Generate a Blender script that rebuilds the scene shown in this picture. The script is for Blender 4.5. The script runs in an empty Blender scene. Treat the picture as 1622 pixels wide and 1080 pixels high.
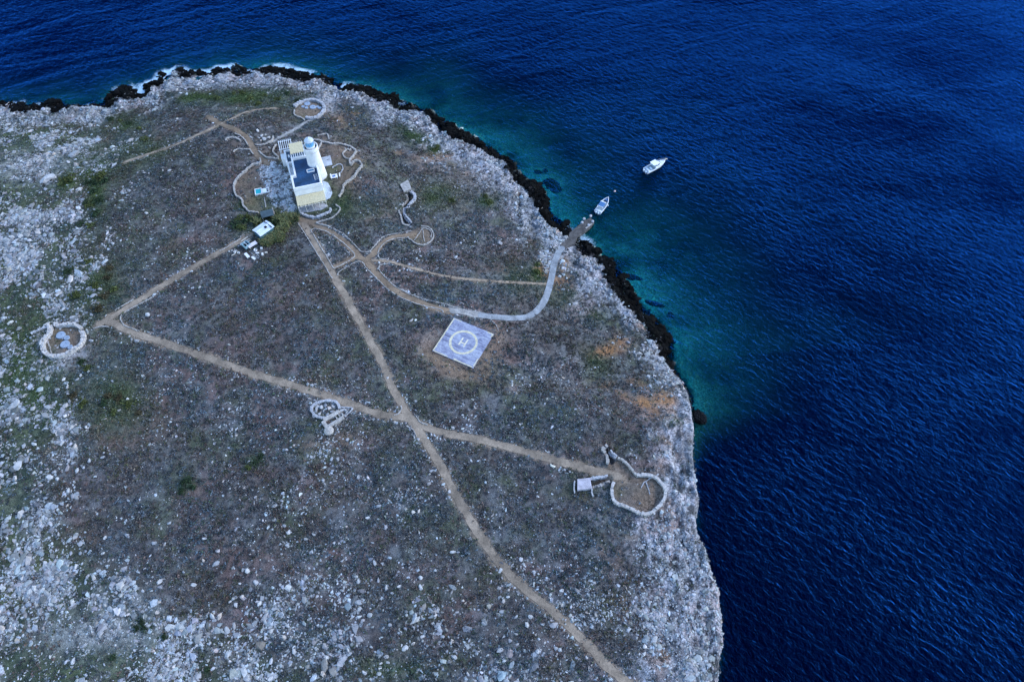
import bpy, math, random
import numpy as np
from mathutils import Matrix, Vector
random.seed(7); rng = np.random.default_rng(11)
S = bpy.context.scene
COL = S.collection
# ------------------------------------------------------------------ camera, sky, sun, exposure
CZ = 161.0; PITCH = math.radians(56); FPX = 1170.0
cd = bpy.data.cameras.new('camera'); cam = bpy.data.objects.new('camera', cd); COL.objects.link(cam)
cam.location = (0, 0, CZ); cam.rotation_euler = (math.radians(90) - PITCH, 0, 0)
cd.sensor_fit = 'HORIZONTAL'; cd.sensor_width = 36; cd.lens = FPX / 1622 * 36
cd.clip_start = 1; cd.clip_end = 6000
S.camera = cam
SUN_AZ = math.radians(76); SUN_EL = math.radians(34)       # azimuth measured from +Y towards +X
w = bpy.data.worlds.new('World'); S.world = w; w.use_nodes = True
nt = w.node_tree; nt.nodes.clear()
sky = nt.nodes.new('ShaderNodeTexSky'); sky.sky_type = 'NISHITA'; sky.sun_disc = False
sky.sun_elevation = SUN_EL; sky.sun_rotation = SUN_AZ; sky.air_density = 1.0; sky.dust_density = 0.2; sky.ozone_density = 2.6
bg = nt.nodes.new('ShaderNodeBackground'); bg.inputs['Strength'].default_value = 0.15
wo = nt.nodes.new('ShaderNodeOutputWorld')
nt.links.new(sky.outputs[0], bg.inputs[0]); nt.links.new(bg.outputs[0], wo.inputs[0])
sl = bpy.data.lights.new('sun', 'SUN'); sl.energy = 0.75; sl.angle = math.radians(22); sl.color = (1.0, 0.96, 0.92)
so = bpy.data.objects.new('sun', sl); COL.objects.link(so)
sd = Vector((math.sin(SUN_AZ) * math.cos(SUN_EL), math.cos(SUN_AZ) * math.cos(SUN_EL), math.sin(SUN_EL)))
so.rotation_euler = sd.to_track_quat('Z', 'Y').to_euler(); so.location = (200, 200, 300)
S.view_settings.view_transform = 'Standard'; S.view_settings.look = 'None'
S.view_settings.exposure = 1.62; S.view_settings.gamma = 1.0

# ------------------------------------------------------------------ small maths
def ss(x): return 1 - (1 - np.clip(x, 0, 1)) ** 2
def smooth(a, b, x):
    t = np.clip((x - a) / (b - a), 0, 1); return t * t * (3 - 2 * t)
def hsh(i, j, seed):
    n = (i.astype(np.int64) * 374761393 + j.astype(np.int64) * 668265263 + seed * 1442695041) & 0xffffffff
    n = ((n ^ (n >> 13)) * 1274126177) & 0xffffffff
    n = n ^ (n >> 16)
    return (n & 0xffff) / 32767.5 - 1
def vnoise(x, y, seed):
    i = np.floor(x); j = np.floor(y); fx = x - i; fy = y - j
    fx = fx * fx * (3 - 2 * fx); fy = fy * fy * (3 - 2 * fy)
    a = hsh(i, j, seed); b = hsh(i + 1, j, seed); c = hsh(i, j + 1, seed); d = hsh(i + 1, j + 1, seed)
    return (a + (b - a) * fx) * (1 - fy) + (c + (d - c) * fx) * fy
def fbm(x, y, sc, oc, seed):
    r = 0; a = 1; t = 0
    for k in range(oc):
        xr = x * 0.8 - y * 0.6; yr = x * 0.6 + y * 0.8
        r = r + a * vnoise((xr if k % 2 else x) / sc + 17.3 * k, (yr if k % 2 else y) / sc - 9.1 * k, seed + k); t += a; a *= 0.5; sc *= 0.5
    return r / t
def ridged(x, y, sc, oc, seed):
    r = 0; a = 1; t = 0
    for k in range(oc):
        xr = x * 0.8 - y * 0.6; yr = x * 0.6 + y * 0.8
        r = r + a * (1 - np.abs(vnoise((xr if k % 2 else x) / sc + 7.3 * k, (yr if k % 2 else y) / sc + 3.1 * k, seed + k))); t += a; a *= 0.55; sc *= 0.5
    return r / t
cP, sP = math.cos(PITCH), math.sin(PITCH)
def unproj(px, py, z):                       # a sighting in the photograph carried down to height z
    u = (np.asarray(px, float) - 811) / FPX; v = (540 - np.asarray(py, float)) / FPX
    t = (z - CZ) / (-sP + v * cP)
    return t * u, t * (cP + v * sP)
def proj(x, y, z):
    z = z - CZ; dep = np.maximum(y * cP - z * sP, 1e-3); up = y * sP + z * cP
    return 811 + FPX * x / dep, 540 - FPX * up / dep
def Z(off, s, pts): return [(off[0] + a / s, off[1] + b / s) for a, b in pts]

# ------------------------------------------------------------------ coast: px, py, z, cliff, wet band, sea slope, foam
CO = [(-140,176,0,0,5,.55,.5),(-60,170,0,0,5,.55,.6),(0,166,0,0,5,.5,.7),(26,164,0,0,5,.5,.8),(49,171,0,0,4,.5,.9),(86,162,0,0,4,.5,.8),(104,171,0,0,4,.5,.9),(143,170,0,0,3.5,.5,1),
(171,164,0,0,3.5,.5,1),(179,147,0,0,3,.5,1),(197,139,0,0,4,.5,1),(212,152,0,0,4,.5,1.2),(226,149,0,0,3,.5,1.2),(231,136,0,0,4,.5,1.2),(249,131,0,0,4,.5,1.2),(259,119,0,0,4,.5,1.2),(283,112,0,0,4.5,.45,1),
(296,121,0,0,3.5,.4,.9),(337,118,0,0,3,.35,.8),(347,111,0,0,3.5,.3,.9),(368,109,0,0,3.5,.3,.8),(390,115,0,0,3,.3,.8),(413,108.5,0,0,4,.3,1),(447,111,0,0,4.5,.3,1),(478,119,0,0,4,.3,1),(509,124,0,0,4,.3,1),
(524,133,0,0,4,.3,.9),(545,138,0,0,4,.3,.7),(566,137,0,0,4,.3,.8),(587,146,0,0,4.5,.28,.6),(605,154,0,0,4.5,.28,.3),(620,155,0,0,4,.26,.4),(628,163,0,0,4,.26,.5),(651,171,0,0,4,.24,.3),(675,177,0,0,4,.24,.3),
(688,189,0,0,4,.22,.5),(711,202,0,0,4,.2,.4),(727,212,0,0,4,.2,.6),(747,220,0,0,4,.2,.3),(768,235,0,0,4,.19,.1),(789,248,0,0,4,.18,.1),(807,261,0,0,4,.18,.2),(819,277,0,0,4,.18,.3),(832,290,0,0,4,.18,.5),
(845,295,0,0,3.5,.18,.4),(858,316,0,0,3,.18,.3),(863,334,0,0,2.5,.17,.1),(871,347,0,0,2.5,.17,.3),(891,357,0,0,2.5,.17,.8),(905,372,0,0,2,.17,.5),(925,386,0,0,3,.17,.8),(936,399,0,0,4,.17,.3),(959,414,0,0,5,.17,.1),
(972,427,0,0,5,.17,.1),(987,448,0,0,5,.17,.5),(993,466,0,0,5,.17,.4),(1011,487,0,0,4,.17,.1),(1022,500,0,.05,5,.18,.1),(1040,520,0,.1,6,.19,.1),(1058,542,0,.1,6,.2,.2),(1058,558,0,.1,5,.22,.1),(1051,568,0,.15,3,.24,.1),
(1069,591,1,.3,2,.27,.1),(1084,611,2,.4,2,.3,.1),(1094,633,4,.6,1.5,.35,.1),(1102,655,8,.8,1.2,.8,.2),(1106,683,11,1,1,2,.1),(1106,718,12,1,1,5,0),(1110,757,12,1,1,5,0),(1116,796,12,1,1,5,0),(1110,815,12,1,1,5,0),
(1114,843,12,1,1,5,0),(1129,874,12,1,1,5,0),(1137,909,12,1,1,5,0),(1149,932,12,1,1,5,0),(1151,990,12,1,1,5,0),(1156,1018,12,1,1,5,0),(1149,1049,12,1,1,5,0),(1149,1085,12,1,1,5,0),(1155,1180,12,1,1,5,0),(1150,1400,12,1,1,5,0)]
co = np.array(CO, float)
cx, cy = unproj(co[:, 0], co[:, 1], co[:, 2])
cx = cx + 0.5 * co[:, 3]
catt = co[:, 3:7].copy(); fr_ = (co[:, 0] > 285) & (co[:, 0] < 600); catt[fr_, 3] = np.maximum(catt[fr_, 3] * 1.35, .9); catt[(co[:, 0] > 580) & (co[:, 0] < 880), 1] *= .8; catt[co[:, 0] > 925, 1] *= .72
closed = np.vstack([np.column_stack([cx, cy]), [[cx[-1], -80], [-420, -80], [-420, cy[0]]]])
def coast(x, y):
    """signed distance to the waterline (land positive) and the coast's properties there"""
    sh = x.shape; x = x.ravel(); y = y.ravel()
    best = np.full(x.shape, 1e18); att = np.zeros((x.size, 4))
    for k in range(len(cx) - 1):
        ax, ay = cx[k], cy[k]; dx, dy = cx[k+1] - ax, cy[k+1] - ay; L = dx*dx + dy*dy
        t = np.clip(((x - ax) * dx + (y - ay) * dy) / L, 0, 1)
        d = (x - ax - t*dx)**2 + (y - ay - t*dy)**2
        m = d < best; best[m] = d[m]
        att[m] = catt[k] + t[m][:, None] * (catt[k+1] - catt[k])
    ins = np.zeros(x.shape, bool); n = len(closed)
    for k in range(n):
        x0, y0 = closed[k]; x1, y1 = closed[(k+1) % n]
        if y0 == y1: continue
        c = ((y0 > y) != (y1 > y)) & (x < (x1 - x0) * (y - y0) / (y1 - y0) + x0)
        ins ^= c
    d = np.sqrt(best) * np.where(ins, 1, -1)
    return d.reshape(sh), att.reshape(sh + (4,))

# ------------------------------------------------------------------ ground height on a grid
GX0, GX1, GY0, GY1, GS = -225.0, 92.0, 4.0, 258.0, 0.36
gx = np.arange(GX0, GX1, GS); gy = np.arange(GY0, GY1, GS)
XX, YY = np.meshgrid(gx, gy)
cgx = np.arange(GX0 - 2, GX1 + 4, 1.0); cgy = np.arange(GY0 - 2, GY1 + 4, 1.0)
D, ATT = coast(XX, YY)
CL = ATT[..., 0]; WET = ATT[..., 1]; SLO = ATT[..., 2]
slope_h = 1.6 * ss(D / 12.0) + 12.4 * smooth(0, 70, D)
cliff_h = 13.0 * ss(D / 2.6) + 1.0 * ss(D / 40.0)
HL = slope_h * (1 - CL) + cliff_h * CL
H0 = np.where(D > 0, HL, D * SLO * 0.9)
H0 = np.maximum(H0, -16)
H0 = H0 + 0.7 * fbm(XX, YY, 38, 3, 5) * smooth(8, 30, D)
HOUSE = np.array([-59.6, 146.9]); HYAW = math.radians(17); HZ = 12.0
hr = np.hypot(XX - (HOUSE[0] + 2), YY - (HOUSE[1] + 7))
fl = 1 - smooth(13, 27, hr); H0 = H0 * (1 - fl) + HZ * fl
def samp(G, x, y):
    fx = np.clip((np.asarray(x, float) - GX0) / GS, 0, G.shape[1] - 1.001); fy = np.clip((np.asarray(y, float) - GY0) / GS, 0, G.shape[0] - 1.001)
    i = fx.astype(int); j = fy.astype(int); fx = fx - i; fy = fy - j
    return (G[j, i] * (1-fx) + G[j, i+1] * fx) * (1-fy) + (G[j+1, i] * (1-fx) + G[j+1, i+1] * fx) * fy
def at(pts, G=None):
    G = H0 if G is None else G
    p = np.array(pts, float).reshape(-1, 2); z = np.full(len(p), 12.0)
    for _ in range(14):
        x, y = unproj(p[:, 0], p[:, 1], z); z = 0.4 * z + 0.6 * samp(G, x, y)
    return np.column_stack(unproj(p[:, 0], p[:, 1], z))
def spline(P, step):
    P = np.asarray(P, float)
    if len(P) < 3: Q = P
    else:
        E_ = np.vstack([2*P[0]-P[1], P, 2*P[-1]-P[-2]]); Q = []
        for k in range(1, len(E_) - 2):
            p0, p1, p2, p3 = E_[k-1], E_[k], E_[k+1], E_[k+2]
            for t in np.linspace(0, 1, 8, endpoint=False):
                Q.append(0.5 * (2*p1 + (p2-p0)*t + (2*p0-5*p1+4*p2-p3)*t*t + (3*p1-p0-3*p2+p3)*t**3))
        Q.append(P[-1]); Q = np.array(Q)
    s = np.concatenate([[0], np.cumsum(np.hypot(*np.diff(Q, axis=0).T))])
    n = max(2, int(s[-1] / step) + 1); u = np.linspace(0, s[-1], n)
    return np.column_stack([np.interp(u, s, Q[:, 0]), np.interp(u, s, Q[:, 1])])
def dist_line(pts, pad=6):
    """distance of every grid point to a polyline (inf far away)"""
    out = np.full(XX.shape, 99.0); P = np.asarray(pts)
    i0 = max(0, int((P[:, 0].min() - pad - GX0) / GS)); i1 = int((P[:, 0].max() + pad - GX0) / GS) + 2
    j0 = max(0, int((P[:, 1].min() - pad - GY0) / GS)); j1 = int((P[:, 1].max() + pad - GY0) / GS) + 2
    x = XX[j0:j1, i0:i1]; y = YY[j0:j1, i0:i1]
    if x.size == 0: return out
    b = np.full(x.shape, 99.0**2)
    for k in range(len(P) - 1):
        dx, dy = P[k+1] - P[k]; L = dx*dx + dy*dy + 1e-9
        t = np.clip(((x - P[k, 0]) * dx + (y - P[k, 1]) * dy) / L, 0, 1)
        b = np.minimum(b, (x - P[k, 0] - t*dx)**2 + (y - P[k, 1] - t*dy)**2)
    out[j0:j1, i0:i1] = np.sqrt(b); return out
def in_poly(P):
    P = np.asarray(P); ins = np.zeros(XX.shape, bool); n = len(P)
    for k in range(n):
        x0, y0 = P[k]; x1, y1 = P[(k+1) % n]
        if y0 == y1: continue
        ins ^= ((y0 > YY) != (y1 > YY)) & (XX < (x1 - x0) * (YY - y0) / (y1 - y0) + x0)
    return ins
# ------------------------------------------------------------------ tracks traced on the ground
PATHS = [  # name, points, width, colour key
 ('footpath', [(480,352),(497,380),(515,412),(533,445),(549,472),(566,503),(584,536),(603,570),(624,618),(645,655),(668,690),(690,725),(712,765),(735,805),(760,848),(785,885),(820,922),(860,955),(900,990),(935,1025),(965,1058),(990,1078),(1030,1110)], 2.3, 'tan'),
 ('footpath', [(168,508),(185,514),(217,529),(260,543),(330,567),(400,592),(470,612),(540,635),(600,655),(645,663),(690,682),(760,697),(830,715),(890,732),(940,745),(985,756)], 2.3, 'tan'),
 ('footpath', [(152,516),(172,505),(205,485),(250,457),(300,427),(350,399),(385,379),(398,372)], 2.1, 'tan'),
 ('footpath', [(474,346),(500,356),(527,370),(550,388),(568,405),(582,417),(600,437),(625,459),(655,475),(690,488),(716,494)], 2.3, 'brown'),
 ('footpath', [(527,424),(545,417),(562,409),(580,412)], 1.9, 'brown'),
 ('footpath', [(580,412),(592,402),(604,388),(620,377),(640,374),(656,372)], 2.0, 'brown'),
 ('footpath', [(588,413),(612,414),(640,421),(680,432),(720,440),(770,445),(820,448),(868,450)], 1.2, 'tan'),
 ('footpath', [(197,258),(240,243),(290,225),(330,207),(350,197)], 1.8, 'tan'),
 ('footpath', [(330,186),(350,197),(375,207),(393,222),(402,238),(412,250),(426,262)], 2.4, 'brown'),
 ('footpath', [(428,228),(446,217),(464,207),(480,197),(492,190)], 1.5, 'grey'),
 ('footpath', [(712,492),(725,493),(742,496),(762,499.5)], 2.5, 'grey'),
 ('footpath', [(350,197),(366,189),(385,180),(410,174),(440,172)], 1.2, 'tan'),
]
CONC = [(757,499),(780,502),(805,504),(830,503),(845,497),(857,485),(865,470),(870,455),(874,438),(878,418),(884,402),(892,390)]
WORLD_PATHS = [(n, spline(at(p), 0.45), wd, c) for n, p, wd, c in PATHS]
WCONC = spline(at(CONC), 0.45)
RAMP = [WCONC[-1], np.array(unproj(*Z((780,220),3.857,[(478,630)])[0], .95)), np.array(unproj(*Z((780,220),3.857,[(545,560)])[0], .95))]
TRENCH = [(Z((560,280),3.857,[(338,102),(342,140),(312,182),(300,222),(318,268),(338,290)]), 0.55, 1.3),
          (Z((880,680),7.2,[(582,222),(600,262),(638,360)]), 0.6, 1.2),
          (Z((880,680),7.2,[(405,630),(500,600),(600,562)]), 0.7, 1.2)]
TRW = [(at(p), hw, dp) for p, hw, dp in TRENCH]
HPC = at([(733.9,542.6)])[0]; HPA = math.radians(-26.2)
# ------------------------------------------------------------------ what grows and lies where
PX, PY = proj(XX, YY, H0)
def bl(x, y, rx, ry, a=0):
    c, s = math.cos(math.radians(a)), math.sin(math.radians(a))
    u = ((PX - x) * c + (PY - y) * s) / rx; v = (-(PX - x) * s + (PY - y) * c) / ry
    return np.exp(-(u*u + v*v))
N38 = fbm(XX, YY, 38, 3, 21); N9 = fbm(XX, YY, 9, 3, 31); N3 = fbm(XX, YY, 3.2, 3, 41); N1 = fbm(XX, YY, 1.1, 2, 51)
M9 = fbm(XX, YY, 11, 3, 61); M3 = fbm(XX, YY, 4, 3, 71)
rw = 8.5 + 3.5 * smooth(560, 700, PX) * (1 - smooth(560, 640, PY)) + 6 * N38 + 1 * smooth(500, 900, PY)
ROCK = (1 - smooth(rw - 4, rw + 6, D + 9 * N9 + 5 * N3)) * (D > -30)
xl = np.interp(PY, [150,200,250,300,400,500,600,700,800,900,950,1000,1080], [120,150,180,150,120,95,75,70,70,120,190,330,480])
LEFT = 1 - smooth(-70, 70, PX - xl + 70 * N9 + 30 * N3)
BOT = smooth(870, 1120, PY + 70 * N9) * 0.75
CLF = smooth(60, 0, D) * smooth(690, 760, PY) * (PX > 850)
BARE = np.clip(1.2*bl(55,262,62,22,-8) + bl(80,282,16,9,-25) + .8*bl(140,248,25,14) + .8*bl(190,1000,80,38) + .5*bl(105,1010,60,30) + .5*bl(230,960,40,22), 0, 1) * (0.62 + 0.5 * N3)
STREAK = np.clip(.9*bl(485,745,9,40,25) + .7*bl(520,700,10,22,30) + .6*bl(715,352,30,18,40) + .5*bl(1000,830,14,60,-12) + .6*bl(1030,900,30,90,-8) + .5*bl(640,800,30,25) + .5*bl(600,760,26,18)
    + .45*bl(700,400,50,22) + .4*bl(850,600,60,40), 0, 1)
GREEN = 1.25 * np.clip(.9*bl(400,155,75,13,0) + .8*bl(310,155,30,9) + .7*bl(190,195,40,14) + .5*bl(240,235,40,18) + .9*bl(152,300,14,45,-5) + .9*bl(105,290,14,11) + .6*bl(150,260,60,30) + .7*bl(655,215,30,10,20) + .8*bl(690,238,14,9)
    + .7*bl(770,320,16,10) + .7*bl(850,430,10,14) + .6*bl(690,310,40,20) + .6*bl(890,470,25,14) + .5*bl(950,500,20,12) + .7*bl(440,352,60,18,-20) + .5*bl(945,575,16,30,-35) + .6*bl(1065,668,16,10) + .5*bl(1040,695,10,5)
    + .5*bl(40,560,60,90) + .6*bl(150,460,45,60) + .6*bl(180,640,50,50) + .5*bl(60,640,50,50) + .7*bl(545,310,12,22,10) + .5*bl(390,325,18,10) + .7*bl(225,985,20,14) + .5*bl(180,1040,30,15) + .35*bl(560,330,90,20)
    + .4*bl(400,728,16,10) + .4*bl(298,768,16,10) + .5*bl(620,1060,60,18) + .4*bl(830,440,40,26) + .3*bl(60,220,60,26), 0, 1) * np.clip(0.75 + 0.9 * M3, 0, 1)
OCH = np.clip(fbm(XX, YY, 7, 3, 341) * 1.8 - .55, 0, 1) * (1 - smooth(16, 30, D)) * (PX > 500) * .7
ORANGE = OCH + np.clip(.9*bl(896,415,7,10,20) + .95*bl(960,556,26,9,-8) + .9*bl(985,540,16,11,30) + .7*bl(1028,645,24,14,40) + .7*bl(1062,640,10,20,-10) + .6*bl(1055,700,14,7,50) + .35*bl(890,440,14,16), 0, 1) * np.clip(0.75 + 0.9 * N3, 0, 1)
SOIL = np.clip(1.1*bl(700,562,32,26,25) + 1.0*bl(772,562,18,34,30) + .8*bl(735,592,36,10,20) + .5*bl(745,592,40,10) + .6*bl(790,520,14,10) + .8*bl(545,690,22,22) + .55*bl(500,705,40,12) + .7*bl(418,248,16,26,-30) + .75*bl(545,250,40,18,10) + .8*bl(555,285,18,26) + .55*bl(520,220,30,6)
    + .7*bl(398,320,18,8) + .6*bl(372,228,10,6) + .5*bl(955,705,18,12) + .6*bl(1020,795,24,14,-20) + .5*bl(925,790,16,8) + .7*bl(500,352,34,8,15) + .5*bl(98,545,24,18) + .6*bl(490,178,16,7) + .45*bl(685,372,12,10) + .4*bl(715,268,60,16,25), 0, 1)
RINGS = np.zeros(XX.shape, bool)
for rp in (Z((20,480),9,[(560,340),(545,440),(500,500),(460,560),(450,650),(490,730),(560,765),(650,775),(750,755),(850,710),(940,645),(1005,580),(1025,500),(1000,410),(960,355),(830,325),(650,335)]),
           Z((400,140),9,[(600,275),(700,215),(860,182),(990,225),(1025,275),(990,375),(900,440),(765,440),(640,405),(600,370)]),
           Z((880,680),7.2,[(662,608),(645,700),(690,845),(900,935),(1020,975),(1100,945),(1245,740),(1210,635),(1140,565),(1060,535),(930,535),(800,395),(710,340),(600,400),(560,520)]),
           Z((440,330),5.686,[(1170,268),(1240,320),(1300,335),(1390,290),(1405,250),(1350,175),(1290,165),(1200,205)])): RINGS |= in_poly(at(rp))
YARD = in_poly(at(Z((360,180),6,[(318,440),(90,640),(66,700),(85,780),(140,820),(190,920),(300,950),(640,900),(900,900),(1065,800),(1110,690),(1285,500),(1170,470),(1230,368),(1080,300),(815,262)])))
GRAV = np.clip(1.1*bl(443,287,22,20) + 1.0*bl(452,315,22,14) + .8*bl(430,268,20,12) + .8*bl(462,332,14,8), 0, 1)
FLAG = np.clip(bl(100,570,36,15,-12) * 1.1 + .9*bl(62,545,12,20) + .6*bl(130,545,12,20), 0, 1) * np.clip(0.85 + 0.6*N1, 0, 1) + np.clip(.9*bl(521,651,21,11,5), 0, 1) * np.clip(.5 + 1.6*N1 + N3, 0, 1) + np.clip(.8*bl(522,172,14,9,20) + .55*bl(500,158,30,7), 0, 1)
PD = np.full(XX.shape, 99.0); PTAN = np.zeros(XX.shape); 
for n_, wp, wd, c_ in WORLD_PATHS:
    d = dist_line(wp) - wd / 2; m = d < PD; PD[m] = d[m]; PTAN[m] = {'tan': 1, 'brown': 0, 'grey': 2}[c_]
CD = dist_line(WCONC) - 1.0
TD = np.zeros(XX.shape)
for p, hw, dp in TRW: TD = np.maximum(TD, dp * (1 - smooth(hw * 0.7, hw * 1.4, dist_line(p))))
hl = np.column_stack([XX.ravel() - HPC[0], YY.ravel() - HPC[1]])
hu = hl @ np.array([math.cos(HPA), math.sin(HPA)]); hv = hl @ np.array([-math.sin(HPA), math.cos(HPA)])
HPD = np.maximum(np.abs(hu), np.abs(hv)).reshape(XX.shape) - 5.7
hl = np.column_stack([XX.ravel() - HOUSE[0], YY.ravel() - HOUSE[1]])
HU = (hl @ np.array([math.cos(HYAW), math.sin(HYAW)])).reshape(XX.shape); HV = (hl @ np.array([-math.sin(HYAW), math.cos(HYAW)])).reshape(XX.shape)
HOD = np.maximum(np.abs(HU - 3.9) - 4.4, np.abs(HV - 7.2) - 11.9)
FLATM = np.clip(np.maximum.reduce([1 - smooth(0, 1.5, PD), 1 - smooth(0, 1.5, CD), 1 - smooth(0, 2, HPD), 1 - smooth(0, 2, HOD)]), 0, 1)
# surface relief: crags on the rock, low hummocks on the heath
RM = np.clip(ROCK + 0.6 * LEFT, 0, 1)
crag = ridged(XX, YY, 6, 5, 81) - 0.62
crag2 = ridged(XX, YY, 2.2, 4, 91) - 0.62
band = smooth(-5, 0, D) * (1 - smooth(6, 13, D)) * (1 - CL)
H = H0 + (RM * (1 - FLATM)) * (1.5 * crag * np.clip(0.4 + band, 0, 1.4) + 0.9 * crag2) * smooth(-12, -1, D) \
    + (1 - FLATM) * (0.16 * N3 + 0.1 * N1) * (D > 0)
H = H + (1 - FLATM) * 0.9 * (crag + 0.25) * BARE
H = H + band * (1 - FLATM) * 1.3 * fbm(XX, YY, 3.4, 3, 99)
H = H + smooth(.3, .9, CL) * smooth(16, 6, D) * smooth(-1.5, .5, D) * (1 - FLATM) * (1.6 * (ridged(XX * 1.6, YY * .55, 3.2, 4, 331) - .68) + .8 * crag)
H = H - TD
rd = dist_line(np.array(RAMP)); rz0 = float(samp(H0, *RAMP[0])); L_ = np.hypot(*(RAMP[1] - RAMP[0])); q_ = np.clip(((XX - RAMP[0][0]) * (RAMP[1]-RAMP[0])[0] + (YY - RAMP[0][1]) * (RAMP[1]-RAMP[0])[1]) / L_**2, 0, 1)
rt = rz0 + (.7 - rz0) * q_ - .15; hm = (1 - smooth(1.2, 2.6, rd)); H = H * (1 - hm) + np.minimum(H, rt) * hm
# helipad ground level
HPZ = float(samp(H0, HPC[0], HPC[1]))
hm = 1 - smooth(0.3, 3, HPD); H = H * (1 - hm) + (HPZ - 0.04) * hm
hm = 1 - smooth(0.0, 2, HOD); H = H * (1 - hm) + (HZ - 0.02) * hm
def lerp(a, b, t): return a + (b - a) * t[..., None]
def C(*c): return np.array(c, float)
col = np.ones(XX.shape + (3,)) * C(.070, .068, .068)
col = lerp(col, C(.105, .122, .135), np.clip(0.55 + 1.3 * N3 + .9 * N9, 0, 1) * .8)
col = lerp(col, C(.115, .080, .074), np.clip(0.0 + 1.5 * M9 + .8 * M3, 0, 1) * .7)
col = lerp(col, C(.052, .066, .040), np.clip(1.3 * N9 - 1.1 * M3 + .15, 0, 1) * .8)
col = col * C(1.36, 1.25, 1.19)
col = lerp(col, C(.034, .036, .042), np.clip(1.8 * N1 - .12, 0, 1) * .85)
col = lerp(col, C(.16, .16, .15), np.clip(1.3 * fbm(XX, YY, 1.6, 2, 63) - .25, 0, 1) * .8)
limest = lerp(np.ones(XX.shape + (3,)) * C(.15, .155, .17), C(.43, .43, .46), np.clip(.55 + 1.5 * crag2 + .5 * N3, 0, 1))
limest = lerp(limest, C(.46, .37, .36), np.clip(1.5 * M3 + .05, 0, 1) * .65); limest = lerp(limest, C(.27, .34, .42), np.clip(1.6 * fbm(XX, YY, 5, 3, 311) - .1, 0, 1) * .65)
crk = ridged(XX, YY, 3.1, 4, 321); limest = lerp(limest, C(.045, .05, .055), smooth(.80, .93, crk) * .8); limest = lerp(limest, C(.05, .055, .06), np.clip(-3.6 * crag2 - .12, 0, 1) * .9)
PATCH = np.clip(.5 + 1.5 * fbm(XX, YY, 7, 4, 301), 0, 1)
col = lerp(col, lerp(np.ones(XX.shape + (3,)) * C(.034, .058, .038), C(.085, .105, .045), np.clip(.4 + 1.2 * N3, 0, 1)), LEFT * .75)
scree = np.clip(.9 * STREAK + .6 * LEFT * smooth(.35, .7, PATCH) + .5 * BOT * smooth(.25, .65, PATCH) + .5 * CLF, 0, 1) * np.clip(.45 + 1.4 * N3 + .5 * N1, 0, 1)
col = lerp(col, limest * .66, scree * .7)
DVEG = np.clip(.9*bl(155,450,45,55) + .7*bl(195,640,55,45) + .7*bl(402,730,30,16) + .7*bl(298,768,24,14) + .8*bl(150,310,16,50) + .5*bl(250,690,60,40) + .5*bl(120,420,30,20), 0, 1) * np.clip(.35 + 1.8 * N3 + N9, 0, 1)
col = lerp(col, lerp(np.ones(XX.shape + (3,)) * C(.026, .036, .024), C(.06, .048, .026), np.clip(.3 + 1.6 * M3, 0, 1)), DVEG * .85)
rk = np.clip(ROCK * np.clip(.95 + .7 * N3, 0, 1), 0, 1)
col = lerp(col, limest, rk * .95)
col = lerp(col, lerp(np.ones(XX.shape + (3,)) * C(.055, .088, .030), C(.11, .14, .05), np.clip(.3 + N1, 0, 1)), np.clip(GREEN * (1.1 - .5 * rk), 0, 1) * .85)
col = lerp(col, C(.43, .43, .45), np.clip(BARE, 0, 1) * .8)
col = lerp(col, C(.32, .165, .075), np.clip(ORANGE * 1.2, 0, 1) * .85)
col = lerp(col, C(.175, .125, .09), np.clip(SOIL * (1.0 + .7 * N3), 0, 1) * .9)
col = lerp(col, C(.27, .30, .32), np.clip(GRAV * (.8 + 1.2 * N1), 0, 1) * .75)
col = lerp(col, C(.38, .37, .38), np.clip(FLAG, 0, 1) * .8)
YS = YARD * (1 - np.clip(GRAV, 0, 1)) * np.clip(.6 + N3, 0, 1); col = lerp(col, lerp(np.ones(XX.shape + (3,)) * C(.17, .125, .09), C(.085, .095, .045), np.clip(.35 + 1.6 * N9, 0, 1)), YS * .7)
col = lerp(col, C(.175, .13, .095), RINGS * np.clip(.75 + .9 * N3, 0, 1) * .85)
pcol = np.where((PTAN == 1)[..., None], C(.25, .19, .14), np.where((PTAN == 2)[..., None], C(.26, .26, .26), C(.185, .135, .095)))
worn = (1 - smooth(-.35, .5, PD + .7 * N1 + .4 * N3)) * .8
col = col + (pcol - col) * worn[..., None]
col = lerp(col, C(.035, .034, .032), np.clip(TD, 0, 1) * .5)  # trench floors darkened in the ground colour, standing in for shade
# tidal band: dark algae-covered rock by the water; pale sandy bed further out with weed
wet = (1 - smooth(-.9, .9, D - WET * .82 * np.clip(1 + 2.0 * N9 + .8 * N3, .25, 1.3) + 1.6 * N3)) * (1 - .35 * CL)
col = lerp(col, C(.003, .0035, .0045), np.clip(wet, 0, 1) * .985)
bed = smooth(.6, 2.6, -D + 1.6 * N3)
bedc = lerp(np.ones(XX.shape + (3,)) * C(.02, .03, .03), C(.34, .42, .38), np.clip(.75 + 1.0 * N9 + .5 * N3, 0, 1))
col = lerp(col, bedc, bed)
ROCKA = np.clip(rk + scree + BARE, 0, 1)

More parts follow.
